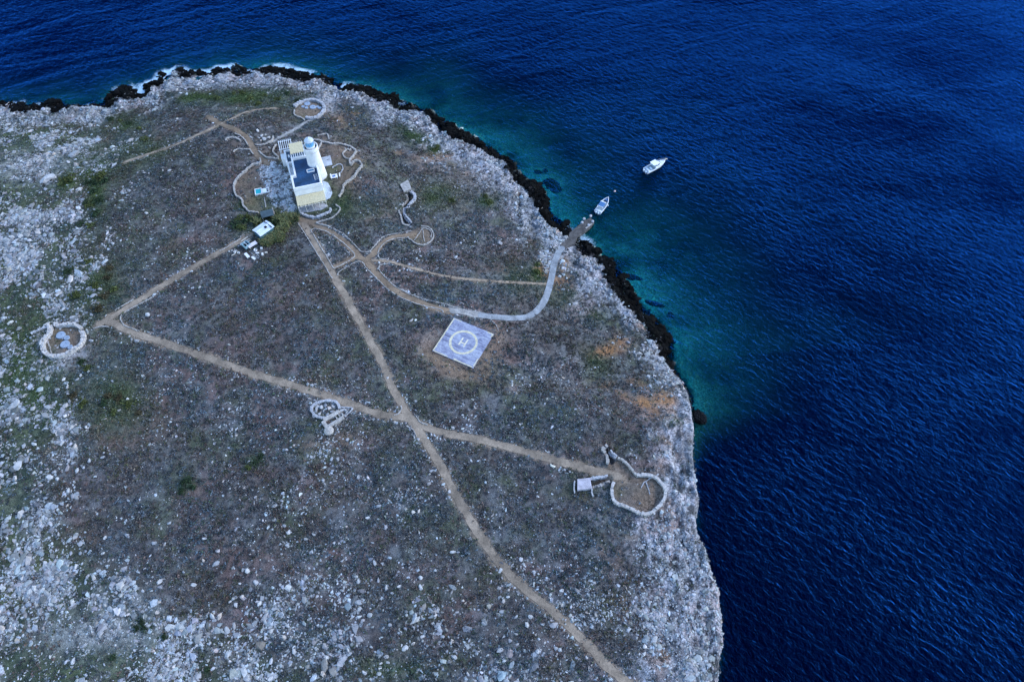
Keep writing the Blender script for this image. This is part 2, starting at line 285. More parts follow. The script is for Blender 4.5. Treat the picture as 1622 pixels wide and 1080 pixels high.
# ------------------------------------------------------------------ material helpers
MATS = {}
def newmat(name):
    m = bpy.data.materials.new(name); m.use_nodes = True
    t = m.node_tree; b = t.nodes['Principled BSDF']; return m, t, b
def N(t, typ, **kw):
    n = t.nodes.new(typ)
    for k, v in kw.items(): setattr(n, k, v)
    return n
def mul_noise(t, src, scale, lo, hi, detail=3, rough=.6, vec=None):
    """colour socket times a noise between lo and hi"""
    nz = N(t, 'ShaderNodeTexNoise'); nz.inputs['Scale'].default_value = scale; nz.inputs['Detail'].default_value = detail; nz.inputs['Roughness'].default_value = rough
    if vec is not None: t.links.new(vec, nz.inputs['Vector'])
    mr = N(t, 'ShaderNodeMapRange'); mr.inputs[1].default_value = .3; mr.inputs[2].default_value = .7; mr.inputs[3].default_value = lo; mr.inputs[4].default_value = hi
    t.links.new(nz.outputs[0], mr.inputs[0])
    mx = N(t, 'ShaderNodeVectorMath', operation='SCALE'); t.links.new(src, mx.inputs[0]); t.links.new(mr.outputs[0], mx.inputs['Scale'])
    return mx.outputs[0], nz.outputs[0]
def mat(name, c, rough=.8, sc=1.5, var=.2, bump=.0, sc2=None, metal=0, spec=.3, attr=None):
    if name in MATS: return MATS[name]
    m, t, b = newmat(name)
    geo = N(t, 'ShaderNodeNewGeometry')
    if attr:
        a = N(t, 'ShaderNodeAttribute', attribute_name=attr); src = a.outputs['Color']
    else:
        r = N(t, 'ShaderNodeRGB'); r.outputs[0].default_value = (*c, 1); src = r.outputs[0]
    o, h = mul_noise(t, src, sc, 1 - var, 1 + var, vec=geo.outputs['Position'])
    o, h2 = mul_noise(t, o, sc2 or sc * 6, 1 - var * .6, 1 + var * .6, vec=geo.outputs['Position'])
    t.links.new(o, b.inputs['Base Color']); b.inputs['Roughness'].default_value = rough; b.inputs['Metallic'].default_value = metal
    b.inputs['Specular IOR Level'].default_value = spec
    if bump:
        bp = N(t, 'ShaderNodeBump'); bp.inputs['Strength'].default_value = 1; bp.inputs['Distance'].default_value = bump
        t.links.new(h2, bp.inputs['Height']); t.links.new(bp.outputs[0], b.inputs['Normal'])
    MATS[name] = m; return m
def tag(o, label=None, cat=None, group=None, kind=None):
    if label: o['label'] = label
    if cat: o['category'] = cat
    if group: o['group'] = group
    if kind: o['kind'] = kind
    return o
def fastmesh(name, V, F, mats, colr=None, attrs=None, smoothf=False):
    """numpy arrays straight into a mesh; F is (n,3) or (n,4)"""
    me = bpy.data.meshes.new(name); V = np.asarray(V, np.float32); F = np.asarray(F, np.int32); k = F.shape[1]
    me.vertices.add(len(V)); me.vertices.foreach_set('co', V.ravel())
    me.loops.add(F.size); me.loops.foreach_set('vertex_index', F.ravel())
    me.polygons.add(len(F)); me.polygons.foreach_set('loop_start', np.arange(0, F.size, k, dtype=np.int32)); me.polygons.foreach_set('loop_total', np.full(len(F), k, np.int32))
    me.polygons.foreach_set('use_smooth', np.full(len(F), smoothf))
    if colr is not None:
        a = me.attributes.new('Col', 'FLOAT_COLOR', 'POINT'); a.data.foreach_set('color', np.column_stack([colr, np.ones(len(V))]).astype(np.float32).ravel())
    for n_, v in (attrs or {}).items():
        a = me.attributes.new(n_, 'FLOAT', 'POINT'); a.data.foreach_set('value', np.asarray(v, np.float32).ravel())
    me.update(calc_edges=True); me.validate()
    for m in mats: me.materials.append(m)
    return me
def link(name, me, parent=None, loc=None):
    o = bpy.data.objects.new(name, me); COL.objects.link(o)
    if parent is not None: o.parent = parent
    if loc is not None: o.location = loc
    return o
def empty(name, loc, rz=0):
    o = bpy.data.objects.new(name, None); COL.objects.link(o); o.location = loc; o.rotation_euler = (0, 0, rz); o.empty_display_size = .3
    return o

# ------------------------------------------------------------------ the ground
m, t, b = newmat('ground')
geo = N(t, 'ShaderNodeNewGeometry'); at_ = N(t, 'ShaderNodeAttribute', attribute_name='Col'); ar = N(t, 'ShaderNodeAttribute', attribute_name='rock')
o, h = mul_noise(t, at_.outputs['Color'], 1.1, .6, 1.4, 5, .7, geo.outputs['Position'])
o, h2 = mul_noise(t, o, 5, .4, 1.7, 4, .7, geo.outputs['Position'])
vo = N(t, 'ShaderNodeTexVoronoi', feature='DISTANCE_TO_EDGE'); vo.inputs['Scale'].default_value = 1.1
nw = N(t, 'ShaderNodeTexNoise'); nw.inputs['Scale'].default_value = .9; nw.inputs['Detail'].default_value = 3; t.links.new(geo.outputs['Position'], nw.inputs['Vector'])
va = N(t, 'ShaderNodeVectorMath', operation='MULTIPLY_ADD'); va.inputs[1].default_value = (1.6, 1.6, 1.6); t.links.new(nw.outputs['Color'], va.inputs[0]); t.links.new(geo.outputs['Position'], va.inputs[2]); t.links.new(va.outputs[0], vo.inputs['Vector'])
mr = N(t, 'ShaderNodeMapRange'); mr.inputs[2].default_value = .13; mr.inputs[3].default_value = .35; mr.inputs[4].default_value = 1.08; t.links.new(vo.outputs[0], mr.inputs[0])
mx = N(t, 'ShaderNodeMix', data_type='FLOAT'); mx.inputs['A'].default_value = 1; t.links.new(ar.outputs['Fac'], mx.inputs['Factor']); t.links.new(mr.outputs[0], mx.inputs['B'])
sc_ = N(t, 'ShaderNodeVectorMath', operation='SCALE'); t.links.new(o, sc_.inputs[0]); t.links.new(mx.outputs[0], sc_.inputs['Scale']); t.links.new(sc_.outputs[0], b.inputs['Base Color'])
b.inputs['Roughness'].default_value = .9; b.inputs['Specular IOR Level'].default_value = .02
b1 = N(t, 'ShaderNodeBump'); b1.inputs['Distance'].default_value = .35; t.links.new(h, b1.inputs['Height'])
b2 = N(t, 'ShaderNodeBump'); b2.inputs['Distance'].default_value = .12; t.links.new(h2, b2.inputs['Height']); t.links.new(b1.outputs[0], b2.inputs['Normal'])
t.links.new(b2.outputs[0], b.inputs['Normal'])
ny, nx = XX.shape
idx = np.arange(nx * ny).reshape(ny, nx)
F = np.stack([idx[:-1, :-1], idx[:-1, 1:], idx[1:, 1:], idx[1:, :-1]], -1).reshape(-1, 4)
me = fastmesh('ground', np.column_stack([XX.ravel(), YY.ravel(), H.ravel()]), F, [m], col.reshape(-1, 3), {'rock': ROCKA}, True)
tag(link('ground', me), kind='structure')

# ------------------------------------------------------------------ the sea
def graded(a0, a1, step, far0, far1):
    mid = np.arange(a0, a1, step); lo = []; s = step; x = a0
    while x > far0: s *= 1.35; x -= s; lo.append(x)
    hi = []; s = step; x = mid[-1]
    while x < far1: s *= 1.35; x += s; hi.append(x)
    return np.concatenate([lo[::-1], mid, hi])
wx = graded(-235, 125, .8, -2500, 2500); wy = graded(0, 262, .8, -900, 3500)
WX, WY = np.meshgrid(wx, wy)
wd, wa = coast(WX, WY)
n9 = fbm(WX, WY, 9, 3, 131); n3 = fbm(WX, WY, 3, 3, 141); n15 = fbm(WX, WY, 22, 2, 151)
dep = np.clip(-wd * wa[..., 2] * (1 + .35 * n15 + .18 * n9), 0, 60)
opac = 1 - np.exp(-np.maximum(dep - .1, 0) / 2.6)
SUNK = [(1003,437,1.9,1.4,'small round dark rock under the teal water right of the jetty'),(1038,479,2.1,1.1,'oval dark rock under the water below the small round one'),(872,292,3.6,2.2,'largest dark sunken rock in the teal bay above the jetty'),(853,270,1.0,1.0,'smaller dark sunken rock just above the largest one'),(864,268,.9,.8,'smallest of the dark sunken rocks above the jetty'),(1063,497,1.2,.8,'faint dark rock deepest under the teal water')]
for s_ in SUNK:
    sx_, sy_ = unproj(s_[0], s_[1], 0); opac = opac * (1 - .8 * np.exp(-(((WX - sx_)**2 + (WY - sy_)**2) / (s_[2] * 1.15)**2)**2))   # the water is thin above a rock's top
wpx, wpy = proj(WX, WY, 0 * WX)
foamd = -wd + 1.4 * n3 + .8 * n9
foam = wa[..., 3] * smooth(-1.6, -.2, foamd) * (1 - smooth(1.2, 5.5, foamd)) * np.clip(.6 + 1.4 * n9 + .9 * n3, 0, 1)
foam = np.maximum(foam, .85 * np.exp(-(((wpx-1126)/5)**2 + ((wpy-668)/5)**2)) * np.clip(.3+n3, 0, 1))
m, t, b = newmat('sea'); t.nodes.remove(b)
out = t.nodes['Material Output']; geo = N(t, 'ShaderNodeNewGeometry')
def wave(rot, sx, sy, scale, detail, seed, rough=.55, dist=0.4):
    mp = N(t, 'ShaderNodeMapping'); mp.inputs['Rotation'].default_value = (0, 0, rot); 
    t.links.new(geo.outputs['Position'], mp.inputs['Vector'])
    m2 = N(t, 'ShaderNodeMapping'); m2.inputs['Scale'].default_value = (sx, sy, 1); m2.inputs['Location'].default_value = (seed, seed * 1.7, 0); t.links.new(mp.outputs[0], m2.inputs['Vector'])
    nz = N(t, 'ShaderNodeTexNoise'); nz.inputs['Scale'].default_value = scale; nz.inputs['Detail'].default_value = detail; nz.inputs['Roughness'].default_value = rough; nz.inputs['Distortion'].default_value = dist
    t.links.new(m2.outputs[0], nz.inputs['Vector']); return nz.outputs[0]
def _ad(a, c, k):
    n = N(t, 'ShaderNodeMath', operation='MULTIPLY_ADD'); t.links.new(c, n.inputs[0]); n.inputs[1].default_value = k; t.links.new(a, n.inputs[2]); return n.outputs[0]
w1 = wave(math.radians(38), .55, 1, .80, 4, 3.0, .62, .8)       # main chop, crests run down to the right
w2 = wave(math.radians(60), .6, 1, 1.7, 3, 11.0)
w3 = wave(math.radians(-22), .3, 1, .13, 2, 23.0)       # long swell round the headland
gust = wave(math.radians(20), .5, 1, .022, 3, 41.0); gm = N(t, 'ShaderNodeMapRange'); gm.inputs[1].default_value = .3; gm.inputs[2].default_value = .7; gm.inputs[3].default_value = .45; gm.inputs[4].default_value = 1.25; t.links.new(gust, gm.inputs[0])
hm_ = N(t, 'ShaderNodeMath', operation='MULTIPLY'); t.links.new(_ad(w1, w2, .32), hm_.inputs[0]); t.links.new(gm.outputs[0], hm_.inputs[1])
hgt = _ad(hm_.outputs[0], w3, 1.5)
bp = N(t, 'ShaderNodeBump'); bp.inputs['Strength'].default_value = 1; bp.inputs['Distance'].default_value = WAVE_H = 0.85; t.links.new(hgt, bp.inputs['Height'])
ao = N(t, 'ShaderNodeAttribute', attribute_name='opac'); af = N(t, 'ShaderNodeAttribute', attribute_name='foam')
tr = N(t, 'ShaderNodeBsdfTransparent'); tr.inputs[0].default_value = (.20, .80, .82, 1)
mc = N(t, 'ShaderNodeMix', data_type='RGBA'); mc.inputs['A'].default_value = (.0006, .050, .058, 1); mc.inputs['B'].default_value = (.00001, .0005, .0052, 1); t.links.new(ao.outputs['Fac'], mc.inputs['Factor'])
df = N(t, 'ShaderNodeBsdfDiffuse'); t.links.new(mc.outputs['Result'], df.inputs[0]); t.links.new(bp.outputs[0], df.inputs['Normal'])
m1 = N(t, 'ShaderNodeMixShader'); t.links.new(ao.outputs['Fac'], m1.inputs[0]); t.links.new(tr.outputs[0], m1.inputs[1]); t.links.new(df.outputs[0], m1.inputs[2])
gl = N(t, 'ShaderNodeBsdfGlossy'); gl.inputs['Roughness'].default_value = .16; gl.inputs['Color'].default_value = (.010, .12, .70, 1); t.links.new(bp.outputs[0], gl.inputs['Normal'])
fr = N(t, 'ShaderNodeFresnel'); fr.inputs[0].default_value = 1.21; t.links.new(bp.outputs[0], fr.inputs['Normal'])
m2 = N(t, 'ShaderNodeMixShader'); t.links.new(fr.outputs[0], m2.inputs[0]); t.links.new(m1.outputs[0], m2.inputs[1]); t.links.new(gl.outputs[0], m2.inputs[2])
fo = N(t, 'ShaderNodeBsdfDiffuse'); fo.inputs[0].default_value = (.42, .58, .70, 1)
fn = wave(0, 1, 1, 1.6, 5, 5.0, .7, .8)
fm = N(t, 'ShaderNodeMath', operation='ADD'); t.links.new(fn, fm.inputs[0]); t.links.new(af.outputs['Fac'], fm.inputs[1])
fr2 = N(t, 'ShaderNodeMapRange'); fr2.inputs[1].default_value = .85; fr2.inputs[2].default_value = 1.35; t.links.new(fm.outputs[0], fr2.inputs[0])
m3 = N(t, 'ShaderNodeMixShader'); t.links.new(fr2.outputs[0], m3.inputs[0]); t.links.new(m2.outputs[0], m3.inputs[1]); t.links.new(fo.outputs[0], m3.inputs[2])
t.links.new(m3.outputs[0], out.inputs['Surface'])
ny, nx = WX.shape; idx = np.arange(nx * ny).reshape(ny, nx)
F = np.stack([idx[:-1, :-1], idx[:-1, 1:], idx[1:, 1:], idx[1:, :-1]], -1).reshape(-1, 4)
keep = (wd < 3)[:-1, :-1].ravel(); F = F[keep]
me = fastmesh('sea', np.column_stack([WX.ravel(), WY.ravel(), 0 * WX.ravel()]), F, [m], None, {'opac': opac, 'foam': foam}, True)
tag(link('sea', me), kind='structure')
# ------------------------------------------------------------------ mesh builder
class MB:
    def __init__(s): s.v = []; s.f = []
    def add(s, V, F):
        o = len(s.v); s.v += [tuple(map(float, p)) for p in V]; s.f += [tuple(int(i) + o for i in f) for f in F]; return s
    def box(s, a, b, M=None, jit=0):
        V = [(x, y, z) for z in (a[2], b[2]) for y in (a[1], b[1]) for x in (a[0], b[0])]
        if jit: V = [tuple(c + random.uniform(-jit, jit) for c in p) for p in V]
        if M is not None: V = [tuple(M @ Vector(p)) for p in V]
        return s.add(V, [(0,2,3,1),(4,5,7,6),(0,1,5,4),(1,3,7,5),(3,2,6,7),(2,0,4,6)])
    def quad_prism(s, P, z0, z1):
        n = len(P); V = [(x, y, z0) for x, y in P] + [(x, y, z1) for x, y in P]
        return s.add(V, [tuple(range(n))[::-1], tuple(range(n, 2*n))] + [(i, (i+1) % n, n + (i+1) % n, n + i) for i in range(n)])
    def lathe(s, prof, n=40, c=(0,0,0), cap=True):
        V = []; F = []
        for r, z in prof:
            for k in range(n): V.append((c[0] + r*math.cos(2*math.pi*k/n), c[1] + r*math.sin(2*math.pi*k/n), c[2] + z))
        for i in range(len(prof) - 1):
            for k in range(n): F.append((i*n+k, i*n+(k+1) % n, (i+1)*n+(k+1) % n, (i+1)*n+k))
        if cap: F.append(tuple(range(n))[::-1]); F.append(tuple(range((len(prof)-1)*n, len(prof)*n)))
        return s.add(V, F)
    def tube(s, P, r, n=7):
        P = [Vector(p) for p in P]; V = []; F = []
        for i, p in enumerate(P):
            d = (P[min(i+1, len(P)-1)] - P[max(i-1, 0)]).normalized(); a = d.cross(Vector((0,0,1)))
            if a.length < .05: a = d.cross(Vector((1,0,0)))
            a.normalize(); b = d.cross(a); rr = r[i] if isinstance(r, (list, tuple)) else r
            for k in range(n): V.append(p + (a*math.cos(2*math.pi*k/n) + b*math.sin(2*math.pi*k/n)) * rr)
        for i in range(len(P) - 1):
            for k in range(n): F.append((i*n+k, i*n+(k+1) % n, (i+1)*n+(k+1) % n, (i+1)*n+k))
        F.append(tuple(range(n))); F.append(tuple(range((len(P)-1)*n, len(P)*n))[::-1]); return s.add(V, F)
    def build(s, name, m, parent=None, loc=None, smoothf=False, bevel=0):
        me = bpy.data.meshes.new(name); me.from_pydata(s.v, [], s.f); me.update()
        import bmesh
        bm = bmesh.new(); bm.from_mesh(me); bmesh.ops.recalc_face_normals(bm, faces=bm.faces); bm.to_mesh(me); bm.free()
        if smoothf: me.polygons.foreach_set('use_smooth', [True]*len(me.polygons))
        me.materials.append(m); o = link(name, me, parent, loc)
        if bevel:
            md = o.modifiers.new('bevel', 'BEVEL'); md.width = bevel; md.segments = 2; md.limit_method = 'ANGLE'
        return o
def gz(x, y): return float(samp(H, x, y))
# materials
M_stone = mat('dry_stone', (.36,.335,.31), .9, 1.6, .38, .04)
M_stoneg = mat('grey_stone', (.38,.38,.40), .9, 1.2, .3, .04)
M_white = mat('whitewash', (.70,.695,.69), .85, .45, .12, .01, sc2=5)
M_pale = mat('pale_dry_stone', (.46,.43,.41), .9, 1.6, .3, .04)
M_bluewhite = mat('weathered_white', (.72,.75,.78), .75, .8, .1)
M_deck = mat('blue_roof_coating', (.012,.048,.115), .5, .3, .5, .01, sc2=3)
M_reed = mat('reed_matting', (.60,.52,.33), .85, 2.5, .18, .03)
M_wood = mat('bleached_wood', (.62,.58,.50), .8, 3, .2)
M_conc = mat('concrete', (.40,.42,.45), .85, .6, .22, .02)
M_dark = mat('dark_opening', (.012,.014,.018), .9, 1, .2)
M_glass = mat('lantern_glass', (.10,.36,.62), .12, 1.2, .15, spec=.6)
M_dome = mat('painted_metal', (.46,.51,.57), .35, 1.5, .1, spec=.5)
# ------------------------------------------------------------------ paths and slabs laid on the ground
def ribbon(name, W, width, m, lift, across=6, rag=.30, kind='structure', end=.5):
    T = np.gradient(W, axis=0); T /= np.linalg.norm(T, axis=1)[:, None] + 1e-9; Nn = np.column_stack([-T[:, 1], T[:, 0]])
    s = np.arange(len(W)) * .45; V = []
    for j in range(across):
        f = j / (across - 1) * 2 - 1
        hw = width / 2 * (1 + rag * (fbm(W[:, 0] + 50*(f > 0), W[:, 1], 1.7, 3, 7) * 1.5)) 
        taper = np.clip(np.minimum(s, s[-1] - s) / end, .35, 1)
        p = W + Nn * (f * hw * taper)[:, None]; V.append(np.column_stack([p, samp(H, p[:, 0], p[:, 1]) + lift]))
    V = np.stack(V, 1).reshape(-1, 3); n = len(W)
    i = np.arange(n * across).reshape(n, across)
    F = np.stack([i[:-1, :-1], i[1:, :-1], i[1:, 1:], i[:-1, 1:]], -1).reshape(-1, 4)
    return tag(link(name, fastmesh(name, V, F, [m], smoothf=True)), kind=kind)
PM = {'tan': mat('trodden_earth', (.25,.195,.145), .95, .30, .42, .05, sc2=3.2), 'brown': mat('brown_earth', (.19,.14,.098), .95, .3, .38, .05, sc2=3.2), 'grey': mat('grey_earth', (.26,.255,.25), .95, .5, .3, .05, sc2=3.2)}
for k, (n_, wp, wd_, c_) in enumerate(WORLD_PATHS): ribbon(n_, wp, wd_ * .74, PM[c_], .05 + .006 * k)
ribbon('concrete_path', WCONC, 1.75, mat('pale_concrete', (.23,.25,.275), .85, .5, .35, .02, sc2=3), .14, rag=.06, end=.1)
# ------------------------------------------------------------------ loose stones, tufts (ground cover), boulders, bushes
def ico():
    p = (1 + 5**.5) / 2
    V = np.array([(-1,p,0),(1,p,0),(-1,-p,0),(1,-p,0),(0,-1,p),(0,1,p),(0,-1,-p),(0,1,-p),(p,0,-1),(p,0,1),(-p,0,-1),(-p,0,1)], float); V /= np.linalg.norm(V[0])
    F = np.array([(0,11,5),(0,5,1),(0,1,7),(0,7,10),(0,10,11),(1,5,9),(5,11,4),(11,10,2),(10,7,6),(7,1,8),(3,9,4),(3,4,2),(3,2,6),(3,6,8),(3,8,9),(4,9,5),(2,4,11),(6,2,10),(8,6,7),(9,8,1)])
    return V, F
IV, IF = ico()
CLEAR = np.maximum.reduce([1 - smooth(-.3, .1, PD), 1 - smooth(-.2, .3, CD), 1 - smooth(-.1, .2, HPD), 1 - smooth(-.2, .2, HOD), 1 - smooth(-1.5, -.5, D), (TD > .3) * 1.0, RINGS * .96, YARD * .8 * (GRAV < .3)])
CLEAR = np.where(PD < .1, np.minimum(CLEAR, .985), CLEAR)
def scatter(n, dens):
    dens = np.clip(dens, 0, None); cdf = np.cumsum(dens.ravel()); k = np.searchsorted(cdf, rng.random(n) * cdf[-1])
    k = np.clip(k, 0, dens.size - 1)
    return XX.ravel()[k] + (rng.random(n) - .5) * GS, YY.ravel()[k] + (rng.random(n) - .5) * GS
INV = ((PX > -120) & (PX < 1300) & (PY < 1180)) * (YY > 12)
CLUMP = np.clip(.25 + 1.6 * fbm(XX, YY, 5, 3, 201) + .9 * fbm(XX, YY, 20, 2, 211), 0, 1.4) ** 1.6
SD = (.8 * LEFT * (.12 + smooth(.3, .6, PATCH)) * np.clip(1 - .6 * BARE, 0, 1) + .14 * ROCK + .95 * BOT + .8 * STREAK + .12 * CLF + .8 * GRAV / (CLUMP + .25) + .035 + .10 * smooth(500, 900, PY) + .35 * smooth(-.1, .15, PD) * (1 - smooth(.3, .9, PD))) * (CLUMP + .10) * (1 - CLEAR) * INV * (1 - .7 * wet)
def stones(n, dens, rmin, sig, rmax, pale, seedk, flat=.8):
    x, y = scatter(n, dens); r = np.minimum(rmin * np.exp(sig * np.abs(rng.normal(size=n))), rmax)
    V = np.repeat(IV[None], n, 0) * (1 + .30 * rng.normal(size=(n, 12, 1)))
    sc = np.stack([r * rng.uniform(.8, 1.5, n), r * rng.uniform(.6, 1, n), r * rng.uniform(.4, .85, n) * flat], -1); V = V * sc[:, None]
    a = rng.uniform(0, 6.28, n); c, s = np.cos(a)[:, None], np.sin(a)[:, None]
    V = np.stack([V[..., 0]*c - V[..., 1]*s, V[..., 0]*s + V[..., 1]*c, V[..., 2]], -1)
    V += np.stack([x, y, samp(H, x, y) + .25 * sc[:, 2]], -1)[:, None]
    F = (IF[None] + 12 * np.arange(n)[:, None, None]).reshape(-1, 3)
    tone = np.clip(rng.normal(pale, .10, n), .12, .60); warm = (rng.normal(-.03, .05, n) + (rng.random(n) < .10) * .10) * tone; lil = rng.normal(0, .015, n) * tone
    cl = np.clip(np.stack([tone + warm + lil, tone - lil, tone - warm * .9 + lil], -1), .06, .7)
    return V.reshape(-1, 3), F, np.repeat(cl, 12, 0)
M_sc = mat('loose_limestone', (1,1,1), .9, 2.2, .2, .03, attr='Col')
RUB = np.clip(LEFT * (PY < 1000) * (.10 + smooth(.3, .55, PATCH)) + .7 * BOT * smooth(.35, .6, PATCH), 0, 1) * (1 - .8 * BARE) * (1 - CLEAR) * INV * (1 - wet)
V, F, c_ = stones(36000, SD * (1 - .55 * RUB), .10, .55, .45, .36, 0)
tag(link('loose_stones', fastmesh('loose_stones', V, F, [M_sc], c_)), kind='stuff')
V, F, c_ = stones(30000, RUB * (CLUMP + .15), .18, .6, .85, .28, 0, .6)
tag(link('rubble', fastmesh('rubble', V, F, [M_sc], c_)), kind='stuff')
V, F, c_ = stones(5000, np.clip(GRAV - .25, 0, 1) * (HOD > .3) * np.clip(.3 + 1.5 * N1, 0, 1), .09, .5, .3, .46, 1)
tag(link('courtyard_gravel', fastmesh('courtyard_gravel', V, F, [M_sc], c_)), kind='stuff')
V, F, c_ = stones(4500, (ROCK * (1 - .8 * CL) * (D < 20) * (D > 0)) * (1 - CLEAR) * INV * (1 - wet) * (CLUMP + .1), .2, .5, .8, .30, 1)
tag(link('shore_rubble', fastmesh('shore_rubble', V, F, [M_sc], c_)), kind='stuff')
V, F, c_ = stones(6000, smooth(.3, .8, wet) * (D > -1.6) * (1 - CL) * INV * (rd > 2.6) * (CLUMP + .2), .35, .5, 1.2, .34, 1)
c_ = c_ * .014
tag(link('dark_shore_rubble', fastmesh('dark_shore_rubble', V, F, [mat('wet_algae_rock', (1,1,1), .8, 2, .3, .05, attr='Col', spec=.03)], c_)), kind='stuff')
def tufts(n, dens, r0, r1, k, colf, up=.5, leaf=.2):
    x, y = scatter(n, dens); r = rng.uniform(r0, r1, n)
    u = rng.normal(size=(n, k, 3)); u /= np.linalg.norm(u, axis=-1, keepdims=True); u[..., 2] = np.abs(u[..., 2]) * up
    cen = u * r[:, None, None] * rng.uniform(.35, 1, (n, k, 1))
    tri = rng.normal(size=(n, k, 3, 3)) * leaf * (r / r1)[:, None, None, None]; tri[..., 2] *= .7
    V = cen[:, :, None] + tri; V += np.stack([x, y, samp(H, x, y)], -1)[:, None, None]
    cl = colf(x, y, n); cl = cl[:, None] * rng.uniform(.55, 1.5, (n, k, 1)); cl = np.repeat(cl[:, :, None], 3, 2)
    V = V.reshape(-1, 3); return V, np.arange(len(V)).reshape(-1, 3), cl.reshape(-1, 3)
def heath(x, y, n):
    base = np.array([(.060,.060,.060),(.100,.115,.128),(.095,.072,.066),(.055,.068,.042),(.13,.125,.105),(.03,.034,.04),(.18,.185,.19)])
    p = np.array([.25,.22,.16,.15,.09,.08,.05]); cl = base[rng.choice(7, n, p=p)] * 1.15
    g = samp(GREEN, x, y)[:, None]; tint = np.clip(.5 + fbm(x, y, 8, 3, 401) * 1.4, 0, 1)[:, None]; cl = cl * (np.array([(1.12,.98,.9)]) * tint + np.array([(.82,1.0,1.12)]) * (1 - tint)) * (1 + .35 * fbm(x, y, 14, 3, 411))[:, None]; cl = cl + (np.array([(.06,.095,.034)]) - cl) * np.clip(g * 1.1, 0, .9)
    return cl
TDN = (1 - CLEAR) * INV * (1 - .8 * ROCK) * (1 - .55 * LEFT) * (1 - .85 * np.clip(SOIL + GRAV + BARE + ORANGE + FLAG, 0, 1)) * np.clip(.55 + .9 * fbm(XX, YY, 3, 3, 221), .05, 1) + .55 * GREEN * (1 - CLEAR) * INV
V, F, c_ = tufts(95000, TDN, .25, .6, 9, heath, .6, .19)
M_tuft = mat('heath_scrub', (1,1,1), .95, 3, .25, attr='Col', spec=.1)
tag(link('heath_scrub', fastmesh('heath_scrub', V, F, [M_tuft], c_)), kind='stuff')
# boulders: each one an object of its own
import bmesh
M_b, t, b = newmat('boulder_limestone')
oi = N(t, 'ShaderNodeObjectInfo'); geo = N(t, 'ShaderNodeNewGeometry'); cr = N(t, 'ShaderNodeValToRGB')
cr.color_ramp.elements[0].color = (.27,.28,.30,1); cr.color_ramp.elements[1].color = (.52,.52,.52,1); e = cr.color_ramp.elements.new(.86); e.color = (.50,.49,.48,1); e = cr.color_ramp.elements.new(.9); e.color = (.48,.40,.34,1)
t.links.new(oi.outputs['Random'], cr.inputs[0]); o_, h_ = mul_noise(t, cr.outputs[0], 1.6, .75, 1.2, 4, .65, geo.outputs['Position']); o_, h2_ = mul_noise(t, o_, 7, .8, 1.15, 3, .6, geo.outputs['Position'])
t.links.new(o_, b.inputs['Base Color']); b.inputs['Roughness'].default_value = .9; bp_ = N(t, 'ShaderNodeBump'); bp_.inputs['Distance'].default_value = .06; t.links.new(h2_, bp_.inputs['Height']); t.links.new(bp_.outputs[0], b.inputs['Normal'])
def rock_mesh(name, seed, m, sub=2, amp=.34):
    r = np.random.default_rng(seed); bm = bmesh.new(); bmesh.ops.create_icosphere(bm, subdivisions=sub, radius=1)
    pl = r.normal(size=(11, 3)); pl /= np.linalg.norm(pl, axis=1)[:, None]; off = r.uniform(.55, .95, 11)
    sc = np.array([r.uniform(.95, 1.4), r.uniform(.7, 1.0), r.uniform(.5, .8)])
    for v in bm.verts:
        p = np.array(v.co)
        for n_, o_ in zip(pl, off):
            d = p @ n_ - o_
            if d > 0: p = p - n_ * d * .9
        p = p * (1 + amp * .25 * r.normal()) * sc
        if p[2] < -.25: p[2] = -.25
        v.co = p
    me = bpy.data.meshes.new(name); bm.to_mesh(me); bm.free(); me.materials.append(m); return me
BM = [rock_mesh('boulder', 300 + k, M_b) for k in range(14)]
def boulder(x, y, r, label, group=None, m=None, sink=.1):
    o = bpy.data.objects.new('boulder', m or random.choice(BM)); COL.objects.link(o)
    o.location = (x, y, gz(x, y) + .25 * r - sink * r); o.rotation_euler = (random.uniform(-.25,.25), random.uniform(-.25,.25), random.uniform(0,6.28)); o.scale = (r, r, r * random.uniform(.85, 1.1))
    return tag(o, label, 'boulder', group)
bpx = Z((0,680),2.7,[(165,300),(265,320),(290,325),(320,75),(330,180),(725,400),(545,455),(450,462),(705,490),(910,800),(1010,750),(1130,770),(1110,745),(1095,655),(1025,660),(345,530),(195,570),(315,990),(360,925),(95,840),(8,850),(10,680),(30,465),(265,60),(320,72),(270,655),(325,585),(425,605),(440,530),(105,70),(65,210),(380,135),(785,610),(830,665),(870,560),(925,575),(1040,600),(1060,605),(1035,715),(985,735),(1180,765),(1215,890),(940,800),(685,650),(680,740),(660,485),(620,595),(1290,410),(1230,490),(1335,525),(875,468),(1240,440)])
bpx += Z((440,680),2.7,[(143,525),(310,530),(345,650),(335,630),(610,635),(520,670),(490,700),(465,675),(610,675),(395,795),(615,800),(580,845),(755,975),(970,990),(440,1000),(305,960),(1120,645),(960,780),(965,735),(1065,835),(1020,875),(1110,950),(985,715),(1130,830),(705,885),(580,915),(620,885),(545,935),(350,770),(415,570),(385,378),(48,440),(40,495),(770,525),(750,525),(745,905),(880,830),(950,945),(1080,800),(1215,690),(1280,745),(195,1045),(370,1040),(30,890),(40,840),(660,830),(480,835),(430,330),(1020,800)])
bpx += Z((0,560),4.5,[(325,535),(410,535),(445,640),(245,645),(170,655),(200,695),(125,800),(100,360),(180,300),(30,350),(170,405),(550,185),(455,185),(630,130),(520,560),(480,510),(540,510),(550,835),(430,790),(410,895),(530,915),(275,1040),(490,975),(180,220),(240,250),(80,545),(640,765),(540,665),(525,780),(735,740),(740,708),(785,715),(485,285),(430,365),(500,340),(370,470),(615,525),(825,95),(800,195),(910,325),(390,845),(575,155)])
